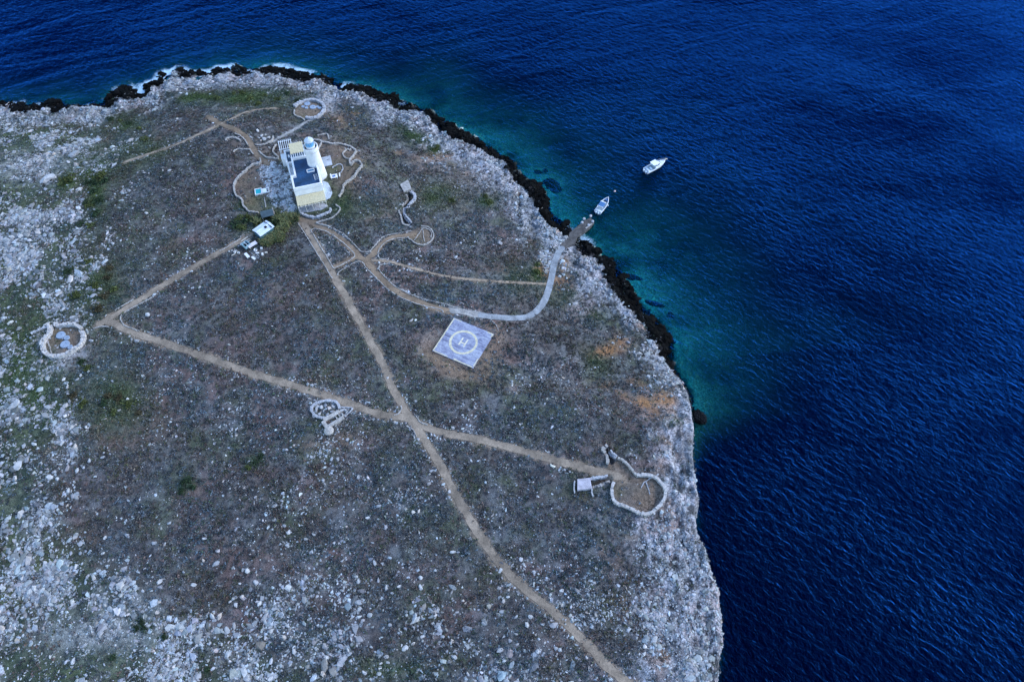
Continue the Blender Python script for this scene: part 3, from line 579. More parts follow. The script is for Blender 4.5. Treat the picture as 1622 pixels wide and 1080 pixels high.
bpx += Z((0,220),4.15,[(700,660),(740,690),(795,670),(745,525),(630,785),(500,850),(905,225),(950,225),(980,230),(1115,210),(1070,210),(730,590),(410,710),(570,700),(240,830),(130,790),(290,850),(120,935),(240,600),(160,580),(210,710),(40,550),(260,640),(60,460),(450,400),(370,800),(125,960),(395,1060)])
bw = at(bpx, H)
for (px_, py_), (x, y) in zip(bpx, bw):
    if samp(PD, x, y) < .3: continue
    zone = ('lower left slope' if px_ < 240 and py_ > 560 else 'upper left rubble field' if px_ < 260 else 'scree along the bottom' if py_ > 950 else 'dark heath')
    r = random.uniform(.32, .62) if py_ > 560 else random.uniform(.32, .55)
    boulder(x, y, r, {'lower left slope': 'pale limestone boulder on the green lower left slope', 'upper left rubble field': 'pale boulder in the grey rubble field left of the heath', 'scree along the bottom': 'pale boulder in the scree along the bottom edge', 'dark heath': 'single pale boulder showing up on the dark heath'}[zone], 'pale boulders, ' + zone)
bx, by = scatter(400, SD * (PX > 0) * (PX < 1110) * (PY > 230) * (PY < 1075) * (D > 8)); nb = 0
for x, y in zip(bx, by):
    if nb >= 90 or samp(PD, x, y) < .5: continue
    px_, py_ = proj(x, y, gz(x, y)); nb += 1
    zone = ('lower left slope' if px_ < 240 and py_ > 560 else 'upper left rubble field' if px_ < 260 else 'scree along the bottom' if py_ > 950 else 'dark heath')
    boulder(x, y, random.uniform(.4, .75) if zone != 'dark heath' else random.uniform(.25, .38), {'lower left slope': 'pale limestone boulder on the green lower left slope', 'upper left rubble field': 'pale boulder in the grey rubble field left of the heath', 'scree along the bottom': 'pale boulder in the scree along the bottom edge', 'dark heath': 'single pale boulder showing up on the dark heath'}[zone], 'pale boulders, ' + zone)
x, y = at([(28, 738)], H)[0]; boulder(x, y, 1.05, 'largest squarish white boulder on the lower left slope')
x, y = at([(23, 642)], H)[0]; boulder(x, y, 1.35, 'big broken pale boulder near the left edge below the stone ring')
x, y = at([(78, 284)], H)[0]
o = boulder(x, y, 2.0, 'bright white rock outcrop beside a green bush on the bare left hilltop'); o.name = 'rock_outcrop'; o['category'] = 'rock'; o.scale = (2.4, 1.5, 1.5); o.rotation_euler = (.1, 0, .7)
x, y = at([(118, 246)], H)[0]
o = boulder(x, y, 1.5, 'grey blue rock outcrop on the bare slope right of the white outcrop'); o.name = 'rock_outcrop'; o['category'] = 'rock'
# rocks standing in the water
M_sub = mat('weedy_rock', (.004,.007,.009), .8, .8, .3, .05)
SUBM = [rock_mesh('sunken_rock', 400 + k, M_sub, 3) for k in range(3)]
for px_, py_, rx, ry, lab in SUNK:
    x, y = unproj(px_, py_, 0); o = bpy.data.objects.new('sunken_rock', SUBM[0] if rx > 3 else random.choice(SUBM)); COL.objects.link(o)
    o.location = (x, y, -.62); o.scale = (rx, ry * 1.4, .75); o.rotation_euler = (0, 0, -.35); tag(o, lab, 'rock')
x, y = unproj(1113, 659, 1.0)
M_isl = mat('dark_wet_rock', (.010,.011,.013), .85, .9, .6, .08, spec=.05)
o = link('sea_rock', rock_mesh('sea_rock', 444, M_isl, 4)); o.location = (x - .6, y, .2); o.scale = (1.7, 2.9, 2.4); o.rotation_euler = (0, 0, .25); tag(o, 'dark rounded sea rock standing off the tip of the cliff', 'rock')
# bushes
def bush_mesh(name, seed, m, n=260, leaf=.16, flat=.75):
    r = np.random.default_rng(seed); V = []
    sub = r.normal(size=(9, 3)) * .42; sub[:, 2] = np.abs(sub[:, 2]) * .7 + .25
    c = sub[r.integers(0, 9, n)] + r.normal(size=(n, 3)) * .26; c[:, 2] = np.maximum(c[:, 2] * flat, .05)
    tri = r.normal(size=(n, 3, 3)) * leaf; V = (c[:, None] + tri).reshape(-1, 3)
    cl = np.repeat(r.uniform(.6, 1.45, (n, 1)), 3, 0)
    return V, np.arange(len(V)).reshape(-1, 3), cl
M_bush = mat('bush_leaves', (1,1,1), .9, 3, .25, attr='Col', spec=.1); M_twig = mat('brown_twigs', (.07,.05,.035), .9)
BK = {}
for kind, base in (('dark', (.030,.050,.026)), ('olive', (.07,.085,.03)), ('rust', (.06,.052,.03))):
    BK[kind] = []
    for k in range(3):
        V, F, cl = bush_mesh('crown', 500 + k, M_bush); BK[kind].append(fastmesh('crown', V, F, [M_bush], cl * np.array(base)))
tb = MB()
for k in range(5): a = k * 1.26; tb.tube([(0,0,-.1),(.12*math.cos(a),.12*math.sin(a),.25),(.4*math.cos(a),.4*math.sin(a),.55)], [.05,.04,.02], 5)
TW = tb.build('trunk', M_twig); twm = TW.data; bpy.data.objects.remove(TW)
def bush(px_, py_, r, kind, label, group=None):
    x, y = at([(px_, py_)], H)[0]; e = empty('bush', (x, y, gz(x, y)), random.uniform(0, 6.28)); e.scale = (r, r, r * .8)
    link('crown', random.choice(BK[kind]), e); link('trunk', twm, e); return tag(e, label, 'bush', group)
bush(106, 288, 2.2, 'olive', 'broad olive bush right of the bright white rock outcrop')
for p, r in zip([(157,283),(163,277),(152,290),(148,305),(156,318),(143,326),(152,340),(137,322),(128,356),(142,358),(166,288),(139,291)], [1.5,1.4,1.4,1.2,1.4,1.3,1.3,1.0,1.0,1.0,1.2,1.1]): bush(*p, r, random.choice(['dark','dark','olive']), 'dark green bush in the row right of the rubble field', 'row of dark bushes beside the rubble field')
for p in [(110,432),(120,470),(150,455),(170,440),(165,470),(155,492),(180,460),(140,415),(175,425)]: bush(*p, random.uniform(.9,1.5), random.choice(['dark','olive','rust']), 'low dark bush on the heath above the left stone ring', 'bushes above the left stone ring')
for p in [(128,574),(137,585),(190,632),(172,628),(205,640),(180,655),(220,655),(165,640),(118,628),(130,640)]: bush(*p, random.uniform(.8,1.3), random.choice(['dark','olive','rust']), 'low bush on the slope below the left stone ring', 'bushes below the left stone ring')
for p, k in [((416,724),'dark'),((404,733),'dark'),((394,742),'olive')]: bush(*p, .75, k, 'small dark bush standing alone on the lower heath', 'lone bushes on the lower heath')
for p in [(293,765),(306,772),(300,760),(289,778)]: bush(*p, .8, 'dark', 'low dark bush in the clump on the lower left heath', 'clump of bushes on the lower left heath')
for p in [(370,150),(395,158),(420,152),(440,158),(455,150),(345,158),(470,160),(410,165),(385,148),(190,192),(205,197),(175,190),(220,205),(230,222)]: bush(*p, random.uniform(.8,1.3), random.choice(['olive','olive','dark']), 'green bush on the far slope behind the lighthouse', 'bushes on the far slope')
for p in [(690,238),(694,232),(775,322),(768,312),(851,432),(850,420),(715,318)]: bush(*p, random.uniform(.8,1.2), 'olive', 'green bush near the rocks on the right slope', 'bushes on the right slope')
for p in [(387,352),(378,348),(395,345),(384,362),(374,358),(402,350)]: bush(*p, random.uniform(1.0,1.5), random.choice(['dark','olive']), 'dark green bush left of the metal roofed hut', 'bushes left of the hut')
for p in [(224,985),(232,992),(218,994),(260,1010),(180,1040),(330,1060)]: bush(*p, random.uniform(.6,.9), 'dark', 'green bush among the pale scree at the lower left', 'bushes in the lower left scree')
# ------------------------------------------------------------------ dry stone walls and kerb lines
def wall_mesh(W, width, height, closed=False, ragged=.2, stone=.42):
    width *= .68; height *= .85
    mb = MB(); T = np.gradient(W, axis=0); T /= np.linalg.norm(T, axis=1)[:, None] + 1e-9; Nn = np.column_stack([-T[:, 1], T[:, 0]])
    rows = max(1, round(width / .45)); courses = max(1, round(height / .4)); rwid = width / rows
    for i in range(len(W) - 1):
        c = (W[i] + W[i+1]) / 2; d = W[i+1] - W[i]; L = np.hypot(*d); ang = math.atan2(d[1], d[0]); n = Nn[i]
        for r in range(rows):
            off = (r + .5) * rwid - width / 2 + random.uniform(-.05, .05)
            x, y = c + n * off; g = gz(x, y); hh = height * random.uniform(1 - ragged, 1 + ragged); z = -.25
            for k in range(courses):
                z1 = (hh * (k + 1) / courses)
                M = Matrix.Translation((x + random.uniform(-.03,.03), y + random.uniform(-.03,.03), g)) @ Matrix.Rotation(ang + random.uniform(-.2, .2), 4, 'Z')
                lx = L * random.uniform(.44, .58); ly = rwid * random.uniform(.44, .60)
                mb.box((-lx, -ly, z), (lx, ly, z1), M, jit=.035); z = z1 - .02
    return mb
def stone_wall(pts, width, height, label, cat='stone wall', name='stone_wall', m=None, group=None, step=.5, world=False):
    W = spline(pts if world else at(pts, H), step)
    o = wall_mesh(W, width, height).build(name, m or M_stone); return tag(o, label, cat, group)
z1 = lambda p: Z((360,180), 6, p); z6 = lambda p: Z((440,330), 5.686, p); z5 = lambda p: Z((150,440), 4.5, p); zr = lambda p: Z((20,480), 9, p); zb = lambda p: Z((880,680), 7.2, p); z4 = lambda p: Z((560,280), 3.857, p); zt = lambda p: Z((400,140), 9, p); zm = lambda p: Z((460,610), 7.37, p)
# kerb lines of single stones beside the tracks
EDG = [(z6([(180,130),(235,215),(350,400),(430,530),(490,632)]), 'long line of kerb stones on the left side of the track leaving the lighthouse'),
 (z6([(500,540),(440,430),(380,340),(320,232),(300,205),(330,186),(380,195),(440,212),(520,262),(610,330),(680,400),(690,438),(600,500),(506,545)]), 'closed loop of kerb stones round the narrow island between two tracks'),
 (z6([(548,606),(540,595),(560,570),(640,520),(745,480),(800,540),(860,600),(980,720),(1100,800),(1280,870),(1470,915),(1488,940)]), 'kerb stones along the lower side of the brown track to the helipad'),
 (z6([(350,135),(450,165),(560,215),(650,285),(720,360),(755,392),(825,390),(880,330),(950,260),(1040,235),(1200,205)]), 'kerb stones on the upper side of the track from the lighthouse to the small ring'),
 (z6([(1165,268),(1060,275),(970,310),(910,380),(908,440),(940,460),(1000,450)]), 'hooked kerb line below the short track to the small ring'),
 (z6([(1010,500),(930,510),(910,540),(940,590),(1040,690),(1180,770),(1340,825),(1470,855),(1610,900),(1770,958)]), 'kerb stones along the upper side of the brown track to the helipad'),
 (z5([(145,235),(210,195),(280,155)]), 'short straight kerb on the outer side of the left track junction'),
 (z5([(425,135),(340,180),(270,215),(200,260),(185,290),(215,340),(270,362),(320,382)]), 'curved kerb round the inside of the left track junction'),
 (z5([(-10,362),(60,348),(105,352)]), 'short kerb between the left stone ring and the track junction'),
 (Z((340,320),9.82,[(80,770),(240,680),(410,572)]), 'straight pale kerb on the track below the metal roofed hut'),
 (zm([(1290,240),(1300,280),(1260,335),(1210,350)]), 'small curved kerb at the upper left corner of the track crossing'),
 (zm([(1475,365),(1520,430),(1600,465)]), 'small curved kerb at the right corner of the track crossing'),
 (zm([(1355,475),(1430,520),(1475,600)]), 'small curved kerb at the lower left corner of the track crossing'),
 (Z((660,480),9,[(1060,240),(1140,330),(1170,400)]), 'thin curved stone line right of the helipad'),
 (z1([(350,800),(370,895)]), 'thin straight kerb below the plunge pool')]
for p, lab in EDG: stone_wall(p, .30, .24, lab, 'kerb', 'stone_kerb', step=.42)
# walls round the lighthouse yard
stone_wall(z1([(318,440),(322,470),(295,492),(255,490),(215,520),(170,560),(120,605),(88,645),(66,700),(74,750),(95,795),(140,820),(158,885),(190,920),(225,942),(300,950)]), .55, .8, 'long curving yard wall on the left side of the lighthouse')
stone_wall(z1([(815,262),(870,268),(930,285),(1000,297),(1080,300),(1170,325),(1230,368)]), .7, .9, 'thick yard wall running right from the foot of the tower')
stone_wall(z1([(1230,368),(1195,420),(1168,452),(1172,492),(1185,490),(1200,466),(1250,462),(1285,500),(1262,530),(1235,565),(1215,605),(1150,655),(1112,690),(1102,740),(1065,800)]), .6, .9, 'winding yard wall on the right side of the lighthouse')
stone_wall(z1([(905,278),(880,320),(862,358)]), .4, .7, 'short yard wall spur close beside the tower')
stone_wall(z1([(1165,433),(1130,433),(1100,395),(1118,365),(1150,345),(1160,360),(1175,345)]), .4, .5, 'small garden bed wall in the right corner of the yard')
stone_wall(z1([(688,905),(700,948),(740,975),(800,992),(860,992),(930,968),(985,930),(978,912)]), .75, .8, 'rounded terrace wall in front of the house pergola', m=M_stoneg)
stone_wall(z1([(1030,870),(1060,890),(1075,905),(1052,952),(985,1000),(920,1022),(850,1042)]), .4, .5, 'low curved wall outside the front terrace, right of the track')
stone_wall(z1([(850,1042),(880,1058),(930,1066),(975,1080)]), .4, .5, 'short low wall where the track leaves the lighthouse yard')
stone_wall(z1([(302,360),(335,395),(378,424),(440,430),(478,436),(490,424),(455,390),(436,368),(446,335),(470,305)]), .45, .6, 'angular low wall left of the open rafters')
stone_wall(z1([(270,300),(300,308),(350,302),(400,280),(430,258),(440,222)]), .5, .6, 'curved low wall round the stone heap behind the house')
stone_wall(z1([(-10,262),(0,245),(40,235),(80,238),(110,252),(130,268)]), .6, .6, 'thick low wall round the hollow left of the back track')
stone_wall(z1([(75,195),(120,215),(160,245),(185,280),(200,305)]), .4, .5, 'kerb wall on the left of the back track')
stone_wall(z1([(60,370),(100,345),(160,348),(218,350),(232,370),(250,390)]), .4, .5, 'bent low wall below the hollow by the back track')
stone_wall(z1([(860,215),(900,206),(955,203),(968,250)]), .5, .5, 'low wall above the brown bank behind the tower', m=M_stone)
for p in [(330,215),(290,170),(350,245),(392,232),(318,262),(300,235),(365,205)]:
    x, y = at(z1([p]), H)[0]; boulder(x, y, random.uniform(.45, .75), 'pale boulder in the stone heap behind the house', 'stone heap behind the house')
# the left ring with its stone bank
stone_wall(zr([(995,378),(960,350),(920,330),(830,318),(740,330),(650,338),(625,325),(640,298)]), 1.15, 1.1, 'upper arc of the stone ring at the left edge of the heath', m=M_pale)
stone_wall(zr([(555,338),(553,390),(540,440),(500,500),(458,560),(448,650),(490,728),(560,768),(650,780),(750,760),(850,712),(940,650),(1010,580),(1030,500),(1010,425)]), 1.3, 1.2, 'long lower arc of the stone ring at the left edge of the heath', m=M_pale)
stone_wall(zr([(545,335),(480,355),(380,400),(280,448)]), .6, .7, 'straight wing wall running left from the left stone ring', m=M_stoneg)
M_disc = mat('blue_grey_concrete', (.27,.33,.41), .8, .8, .15, .02)
def disc(p, r, label, group=None, h=.3):
    x, y = at([p], H)[0]; mb = MB(); mb.lathe([(r, -.3), (r, h - .05), (r - .06, h), (r * .35, h), (r * .33, h - .06), (r*.05, h - .06)], 36)
    return tag(mb.build('concrete_disc', M_disc, loc=(x, y, gz(x, y))), label, 'concrete disc', group)
for p, r, lab in [((690,460),1.05,'large blue grey disc with a dark hub, uppermost in the left stone ring'),((776,500),.68,'small blue grey disc between the two large discs of the left ring'),((752,592),1.08,'large pale disc in the middle of the left stone ring'),((826,632),.62,'small pale disc lowest in the left stone ring')]:
    disc(zr([p])[0], r, lab)
stone_wall(zr([(500,560),(530,620),(562,725)]), .25, .2, 'thin bright stone line across the floor of the left ring', 'kerb', 'stone_kerb')
# the rear ring behind the tower
stone_wall(zt([(600,275),(640,245),(700,215),(780,190),(860,182),(930,195),(990,225),(1025,275),(1020,330),(990,375),(940,415),(900,440),(830,445),(765,435)]), 1.35, 1.0, 'thick stone ring behind the lighthouse near the far shore', m=M_stoneg)
stone_wall(zt([(600,325),(598,380),(630,408),(700,432),(735,455),(748,475)]), .5, .6, 'thin lower left arc of the stone ring behind the lighthouse')
for p, r, lab in [((782,228),1.0,'pale disc uppermost in the ring behind the lighthouse'),((722,268),.58,'small grey disc at the left of the ring behind the lighthouse'),((770,284),.55,'small disc below the uppermost disc in the rear ring'),((860,275),1.0,'largest pale disc in the ring behind the lighthouse'),((925,270),.52,'small disc just right of the largest disc in the rear ring'),((962,287),.6,'rightmost small disc in the ring behind the lighthouse')]:
    disc(zt([p])[0], r, lab)
# small ring with rays
stone_wall(z6([(1170,268),(1200,290),(1240,320),(1300,335),(1350,322),(1390,290),(1405,250),(1390,205),(1350,172),(1290,165)]), .4, .5, 'small round stone ring at the end of the short track')
stone_wall(z6([(1290,182),(1340,185),(1375,205),(1388,240),(1378,270)]), .3, .4, 'inner arc of stones along the right side of the small ring')
stone_wall(z6([(1305,180),(1268,235),(1230,292)]), .22, .2, 'left stone ray inside the small ring', 'kerb', 'stone_kerb')
stone_wall(z6([(1305,180),(1312,240),(1322,302)]), .22, .2, 'right stone ray inside the small ring', 'kerb', 'stone_kerb')
# trench above the small ring
stone_wall(z4([(350,92),(378,128),(345,170),(312,206),(318,255),(350,288)]), 1.15, .6, 'thick winding parapet on the right side of the narrow trench', m=M_stoneg)
stone_wall(z4([(318,112),(335,142),(318,160),(296,178)]), .5, .5, 'upper wall stub on the left side of the narrow trench')
stone_wall(z4([(278,212),(292,250),(300,288),(322,300),(345,302)]), .55, .5, 'lower wall on the left side of the narrow trench')
def slab(pts, z0, h, label, m, name='concrete_slab', cat='slab', kind=None, G=None, bevel=.03):
    w_ = at(pts, H); g = max(gz(*p) for p in w_) + z0; mb = MB(); c = w_.mean(0); 
    mb.quad_prism([tuple(p - c) for p in w_], -.6, h); o = mb.build(name, m, loc=(c[0], c[1], g), bevel=bevel)
    return tag(o, label, cat, None, kind)
slab(z4([(285,55),(336,42),(356,88),(308,98)]), 0, .45, 'flat concrete roof at the top end of the narrow trench', M_stone, 'bunker_roof', 'roof slab')
# lower right position
stone_wall(zb([(662,608),(645,660),(640,710),(650,790),(690,850),(740,868),(800,890),(900,940),(960,968),(1020,980),(1100,950),(1190,870),(1235,800),(1252,730),(1245,690),(1210,630),(1140,560),(1060,532),(990,530),(920,530)]), .85, 1.0, 'long rounded stone enclosure near the cliff edge at the lower right', m=M_pale)
stone_wall(zb([(920,530),(860,460),(800,390),(750,355),(710,335)]), .6, .9, 'straight wall leading up from the lower right enclosure')
stone_wall(zb([(690,330),(650,300),(615,262)]), 1.1, .9, 'thick right parapet of the small trench above the lower right enclosure', m=M_stoneg)
stone_wall(zb([(585,398),(590,360),(570,300),(530,240),(560,215),(592,185)]), .9, .9, 'bent left parapet of the small trench above the lower right enclosure')
stone_wall(zb([(395,572),(450,562),(520,550),(590,542)]), .7, .8, 'upper wall of the bunker entrance by the lower right enclosure', m=M_stoneg)
stone_wall(zb([(420,668),(500,652),(560,625),(620,602)]), .9, .8, 'lower wall of the bunker entrance by the lower right enclosure')
slab(zb([(246,582),(392,568),(408,690),(246,706)]), .25, .6, 'flat pale concrete bunker roof left of the lower right enclosure', mat('lilac_concrete', (.42,.39,.43), .9, .8, .3, .03), 'bunker_roof', 'roof slab')
stone_wall(zb([(215,600),(210,665),(214,735)]), .35, .8, 'thin pale wall along the left side of the bunker roof', m=M_stoneg)
stone_wall(zb([(405,650),(412,720),(430,770)]), .4, .6, 'thin wall at the lower right corner of the bunker roof', m=M_stoneg)
for p, lab in [([(1025,592),(1060,570),(1100,548)],'upper right pale ray of the stone star in the enclosure'),([(1025,592),(998,625),(978,670)],'lower left pale ray of the stone star in the enclosure'),([(1025,592),(1048,650),(1072,738)],'long lower right pale ray of the stone star in the enclosure')]:
    stone_wall(zb(p), .25, .22, lab, 'kerb', 'stone_kerb', m=M_stoneg)
# oval emplacement in the middle of the heath
stone_wall(zm([(440,395),(350,385),(290,355),(248,300),(270,250),(320,215),(400,193),(470,190),(530,200),(562,240),(575,280)]), .8, .7, 'oval ring of pale stones in the middle of the heath', m=M_stoneg)
stone_wall(zm([(600,262),(660,262),(730,272),(690,320),(640,372)]), .3, .35, 'thin pointed kerb on the right of the oval stone ring', m=M_stoneg)
for p in [(300,290),(345,330),(390,300),(430,345),(365,260),(450,270),(500,250),(480,310),(325,255),(410,235),(600,300),(640,290),(655,320),(560,330)]:
    x, y = at(zm([p]), H)[0]; boulder(x, y, random.uniform(.35, .6), 'pale stone lying in the rubble inside the oval ring', 'stones inside the oval ring')
e_ = at(zm([(525,395)]), H)[0]; em = empty('gun_emplacement', (e_[0], e_[1], gz(*e_)), math.radians(36))
tag(em, 'small pale concrete emplacement with a dark slot below the oval ring', 'bunker')
mb = MB()
for a_, b_ in (((-2.2,.55,-.4),(1.7,1.35,.75)), ((-2.2,-1.3,-.4),(1.7,-.55,.75)), ((-3.0,-1.0,-.4),(-2.2,1.0,.7))): mb.box(a_, b_, jit=.12)
mb.build('wall', M_stone, em, bevel=.12)
mb = MB(); mb.box((-2.1,-.54,-.3),(1.9,.54,.06)); mb.build('floor', mat('brown_floor', (.10,.065,.045), .9), em)
mb = MB(); mb.lathe([(1.15,-.5),(1.1,.5),(.7,.85),(.2,.95)], 12, (-2.6,-1.9,0)); mb.build('rubble_apron', M_stone, em)
for k in range(3): 
    mb = MB(); mb.box((.2 + .75*k, -.5, .05), (.48 + .75*k, .5, .4), jit=.04); mb.build('step', M_stone, em)
# ------------------------------------------------------------------ helipad
hp = empty('helipad', (HPC[0], HPC[1], HPZ), HPA); tag(hp, 'square blue grey landing pad with a pale ring and letter H', 'helipad')
m, t, b = newmat('pad_concrete'); geo = N(t, 'ShaderNodeTexCoord'); mp = N(t, 'ShaderNodeMapping'); mp.inputs['Rotation'].default_value = (0,0,.5); mp.inputs['Scale'].default_value = (.35,1.2,1); t.links.new(geo.outputs['Object'], mp.inputs['Vector'])
nz = N(t, 'ShaderNodeTexNoise'); nz.inputs['Scale'].default_value = .95; nz.inputs['Detail'].default_value = 7; nz.inputs['Roughness'].default_value = .68; nz.inputs['Distortion'].default_value = .8; t.links.new(mp.outputs[0], nz.inputs['Vector'])
cr = N(t, 'ShaderNodeValToRGB'); cr.color_ramp.elements[0].position = .33; cr.color_ramp.elements[0].color = (.075,.08,.13,1); cr.color_ramp.elements[1].position = .58; cr.color_ramp.elements[1].color = (.36,.38,.45,1); e = cr.color_ramp.elements.new(.45); e.color = (.22,.23,.33,1)
t.links.new(nz.outputs[0], cr.inputs[0]); o_, h_ = mul_noise(t, cr.outputs[0], 2.5, .75, 1.25, 4, .7, geo.outputs['Object']); t.links.new(o_, b.inputs['Base Color']); b.inputs['Roughness'].default_value = .85
mb = MB(); mb.box((-5.6,-5.5,-.5),(5.6,5.5,.14)); mb.build('slab', m, hp, bevel=.04)
m, t, b = newmat('worn_cream_paint'); geo = N(t, 'ShaderNodeTexCoord'); r_ = N(t, 'ShaderNodeRGB'); r_.outputs[0].default_value = (.68,.61,.43,1)
o_, h_ = mul_noise(t, r_.outputs[0], 1.5, .6, 1.15, 6, .75, geo.outputs['Object']); t.links.new(o_, b.inputs['Base Color']); b.inputs['Roughness'].default_value = .8; M_cream = m
mb = MB()
n_ = 72; V = []; F = []
for k in range(n_):
    a_ = 2 * math.pi * k / n_; ri = 2.95 + .05 * math.sin(3*a_) + random.uniform(-.04,.04); ro = 3.52 + random.uniform(-.06,.06)
    for r_ in (ri, ro):
        for zz in (.135, .146): V.append((r_ * math.cos(a_), r_ * math.sin(a_), zz))
for k in range(n_):
    a_, c_ = 4*k, 4*((k+1) % n_)
    F += [(a_+1, a_+3, c_+3, c_+1), (a_, c_, c_+2, a_+2), (a_, a_+1, c_+1, c_), (a_+2, c_+2, c_+3, a_+3)]
mb.add(V, F); mb.build('circle_marking', M_cream, hp)
mb = MB(); mb.box((-.85,-1.15,.13),(-.47,1.15,.146)); mb.box((.47,-1.15,.13),(.85,1.15,.146)); mb.box((-.47,-.42,.13),(.47,-.04,.146)); mb.build('letter_marking', mat('faded_cream_paint', (.66,.60,.46), .8, 2.2, .35), hp)
def strip(a, b, wd):
    mb = MB(); a = Vector(a); b = Vector(b); d = (b - a).normalized(); n = Vector((-d.y, d.x)); L = (b - a).length; k = max(2, int(L / .35)); V = []; F = []
    for i in range(k + 1):
        p = a + d * L * i / k; w0 = wd/2; w1 = wd/2 + random.uniform(-.12, .06)
        V += [(*(p - n*w0), .13), (*(p + n*w1), .13), (*(p + n*w1), .147), (*(p - n*w0), .147)]
        if i: j = 4*(i-1); F += [(j+3, j+2, j+6, j+7), (j, j+4, j+5, j+1), (j, j+3, j+7, j+4), (j+1, j+5, j+6, j+2)]
    F += [(0,1,2,3), (4*k, 4*k+3, 4*k+2, 4*k+1)]
    mb.add(V, F); return mb.build('border_marking', M_cream, hp)
strip((-5.4,5.32),(-5.4,-5.32),.34); strip((-5.2,-5.3),(-1.4,-5.3),.26); strip((.2,-5.3),(5.3,-5.3),.34); strip((5.4,-5.1),(5.4,-2.6),.3); strip((5.4,4.2),(5.4,5.35),.34); strip((5.2,5.3),(3.9,5.3),.3); strip((-5.2,5.3),(-3.4,5.3),.22)
# ------------------------------------------------------------------ lighthouse and keeper's house
HW = lambda u, v, z=0: (HOUSE[0] + u*math.cos(HYAW) - v*math.sin(HYAW), HOUSE[1] + u*math.sin(HYAW) + v*math.cos(HYAW), HZ + z)
lh = empty('lighthouse', (*HOUSE, HZ), HYAW); tag(lh, 'white lighthouse with round tower and flat blue roofed keeper house', 'lighthouse')
FV = -.35; PT = 5.6; DK = 4.85; t_ = .42
mb = MB()
mb.box((0,FV,-1),(7.75,FV+t_,PT)); mb.box((0,FV+t_,-1),(t_,5.0,PT)); mb.box((t_,5.0-t_,-1),(1.0+t_,5.0,PT)); mb.box((1.0,5.0,-1),(1.0+t_,12.0-t_,PT)); mb.box((1.0,12.0-t_,-1),(7.75-t_,12.0,PT)); mb.box((7.75-t_,FV+t_,-1),(7.75,12.0,PT))
mb.box((-.35,5.003,-1),(-.05,12.3,3.9)); mb.box((-.05,12.0,-1),(.998,12.3,3.9))        # the light well on the left side
mb.box((-.75,12.303,-1),(-.25,17.2,4.15)); mb.box((-.75,17.2,-1),(5.6,17.6,4.15)); mb.box((5.2,12.0,-1),(5.6,17.2,4.15)); mb.box((-.25,12.303,-1),(5.2,12.6,3.95))
mb.box((-1.9,15.4,-1),(-.753,17.6,3.0))
mb.build('wall', M_white, lh, bevel=.04)
mb = MB(); mb.box((t_,FV+t_,DK-.3),(7.75-t_,5.0-t_,DK)); mb.box((1.0+t_,5.0-t_,DK-.3),(7.75-t_,12.0-t_,DK)); mb.build('roof', M_deck, lh)
mb = MB(); mb.box((-.25,12.6,3.2),(5.2,17.2,3.55)); mb.build('roof_terrace', mat('blue_terrace_floor', (.03,.075,.13), .55, .5, .35), lh)
mb = MB(); mb.box((-.05,5.003,2.0),(.998,12.0,2.6)); mb.build('light_well_floor', M_bluewhite, lh)
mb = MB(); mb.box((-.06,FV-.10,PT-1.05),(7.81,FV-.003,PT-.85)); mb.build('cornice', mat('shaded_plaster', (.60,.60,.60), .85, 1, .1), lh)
mb = MB(); mb.box((1.45,6.9,DK+.003),(7.3,6.98,DK+.05)); mb.box((t_+.02,2.6,DK+.003),(7.3,2.66,DK+.04)); mb.build('roof_seam', mat('roof_seam', (.05,.09,.14), .6), lh)
def window(u, v, z, wdt, hgt, side):
    mb = MB()
    if side == 'front': mb.box((u-wdt/2-.1,v-.05,z-.1),(u+wdt/2+.1,v-.004,z+hgt+.1)); f = mb.build('window', M_bluewhite, lh); mb = MB(); mb.box((u-wdt/2,v-.07,z),(u+wdt/2,v-.052,z+hgt)); mb.build('pane', M_dark, f)
    else:
        s_ = -1 if side == 'left' else 1
        a_, b_ = sorted((v + s_*.004, v + s_*.05)); mb.box((a_,u-wdt/2-.1,z-.1),(b_,u+wdt/2+.1,z+hgt+.1)); f = mb.build('window', M_bluewhite, lh); mb = MB(); a_, b_ = sorted((v + s_*.052, v + s_*.07)); mb.box((a_,u-wdt/2,z),(b_,u+wdt/2,z+hgt)); mb.build('pane', M_dark, f)
window(1.6, FV, 1.0, .9, 1.2, 'front'); window(6.1, FV, 1.0, .9, 1.2, 'front'); window(1.6, 0, 1.3, .8, 1.2, 'left'); window(3.8, 0, 1.3, .8, 1.2, 'left'); window(2.5, 7.75, 1.3, .8, 1.2, 'right')
mb = MB(); mb.box((3.3,FV-.06,0),(4.4,FV-.004,2.15)); d_ = mb.build('door', mat('blue_door', (.06,.13,.22), .6), lh); mb = MB(); mb.box((4.2,FV-.11,1.0),(4.26,FV-.061,1.12)); mb.build('handle', M_dome, d_)
mb = MB(); fr_ = ((4.5,5.5),(6.55,6.55)); x0,y0,x1,y1 = 4.5,5.45,6.6,6.6
for a_, b_ in (((x0,y0),(x1,y0+.14)),((x0,y1-.14),(x1,y1)),((x0,y0+.14),(x0+.14,y1-.14)),((x1-.14,y0+.14),(x1,y1-.14))): mb.box((*a_,DK+.003),(*b_,DK+.32))
sk = mb.build('skylight', M_white, lh); mb = MB(); mb.box((x0+.14,y0+.14,DK+.003),(x1-.14,y1-.14,DK+.16)); mb.build('pane', mat('blue_glass', (.03,.14,.26), .15, 2, .1, spec=.6), sk)
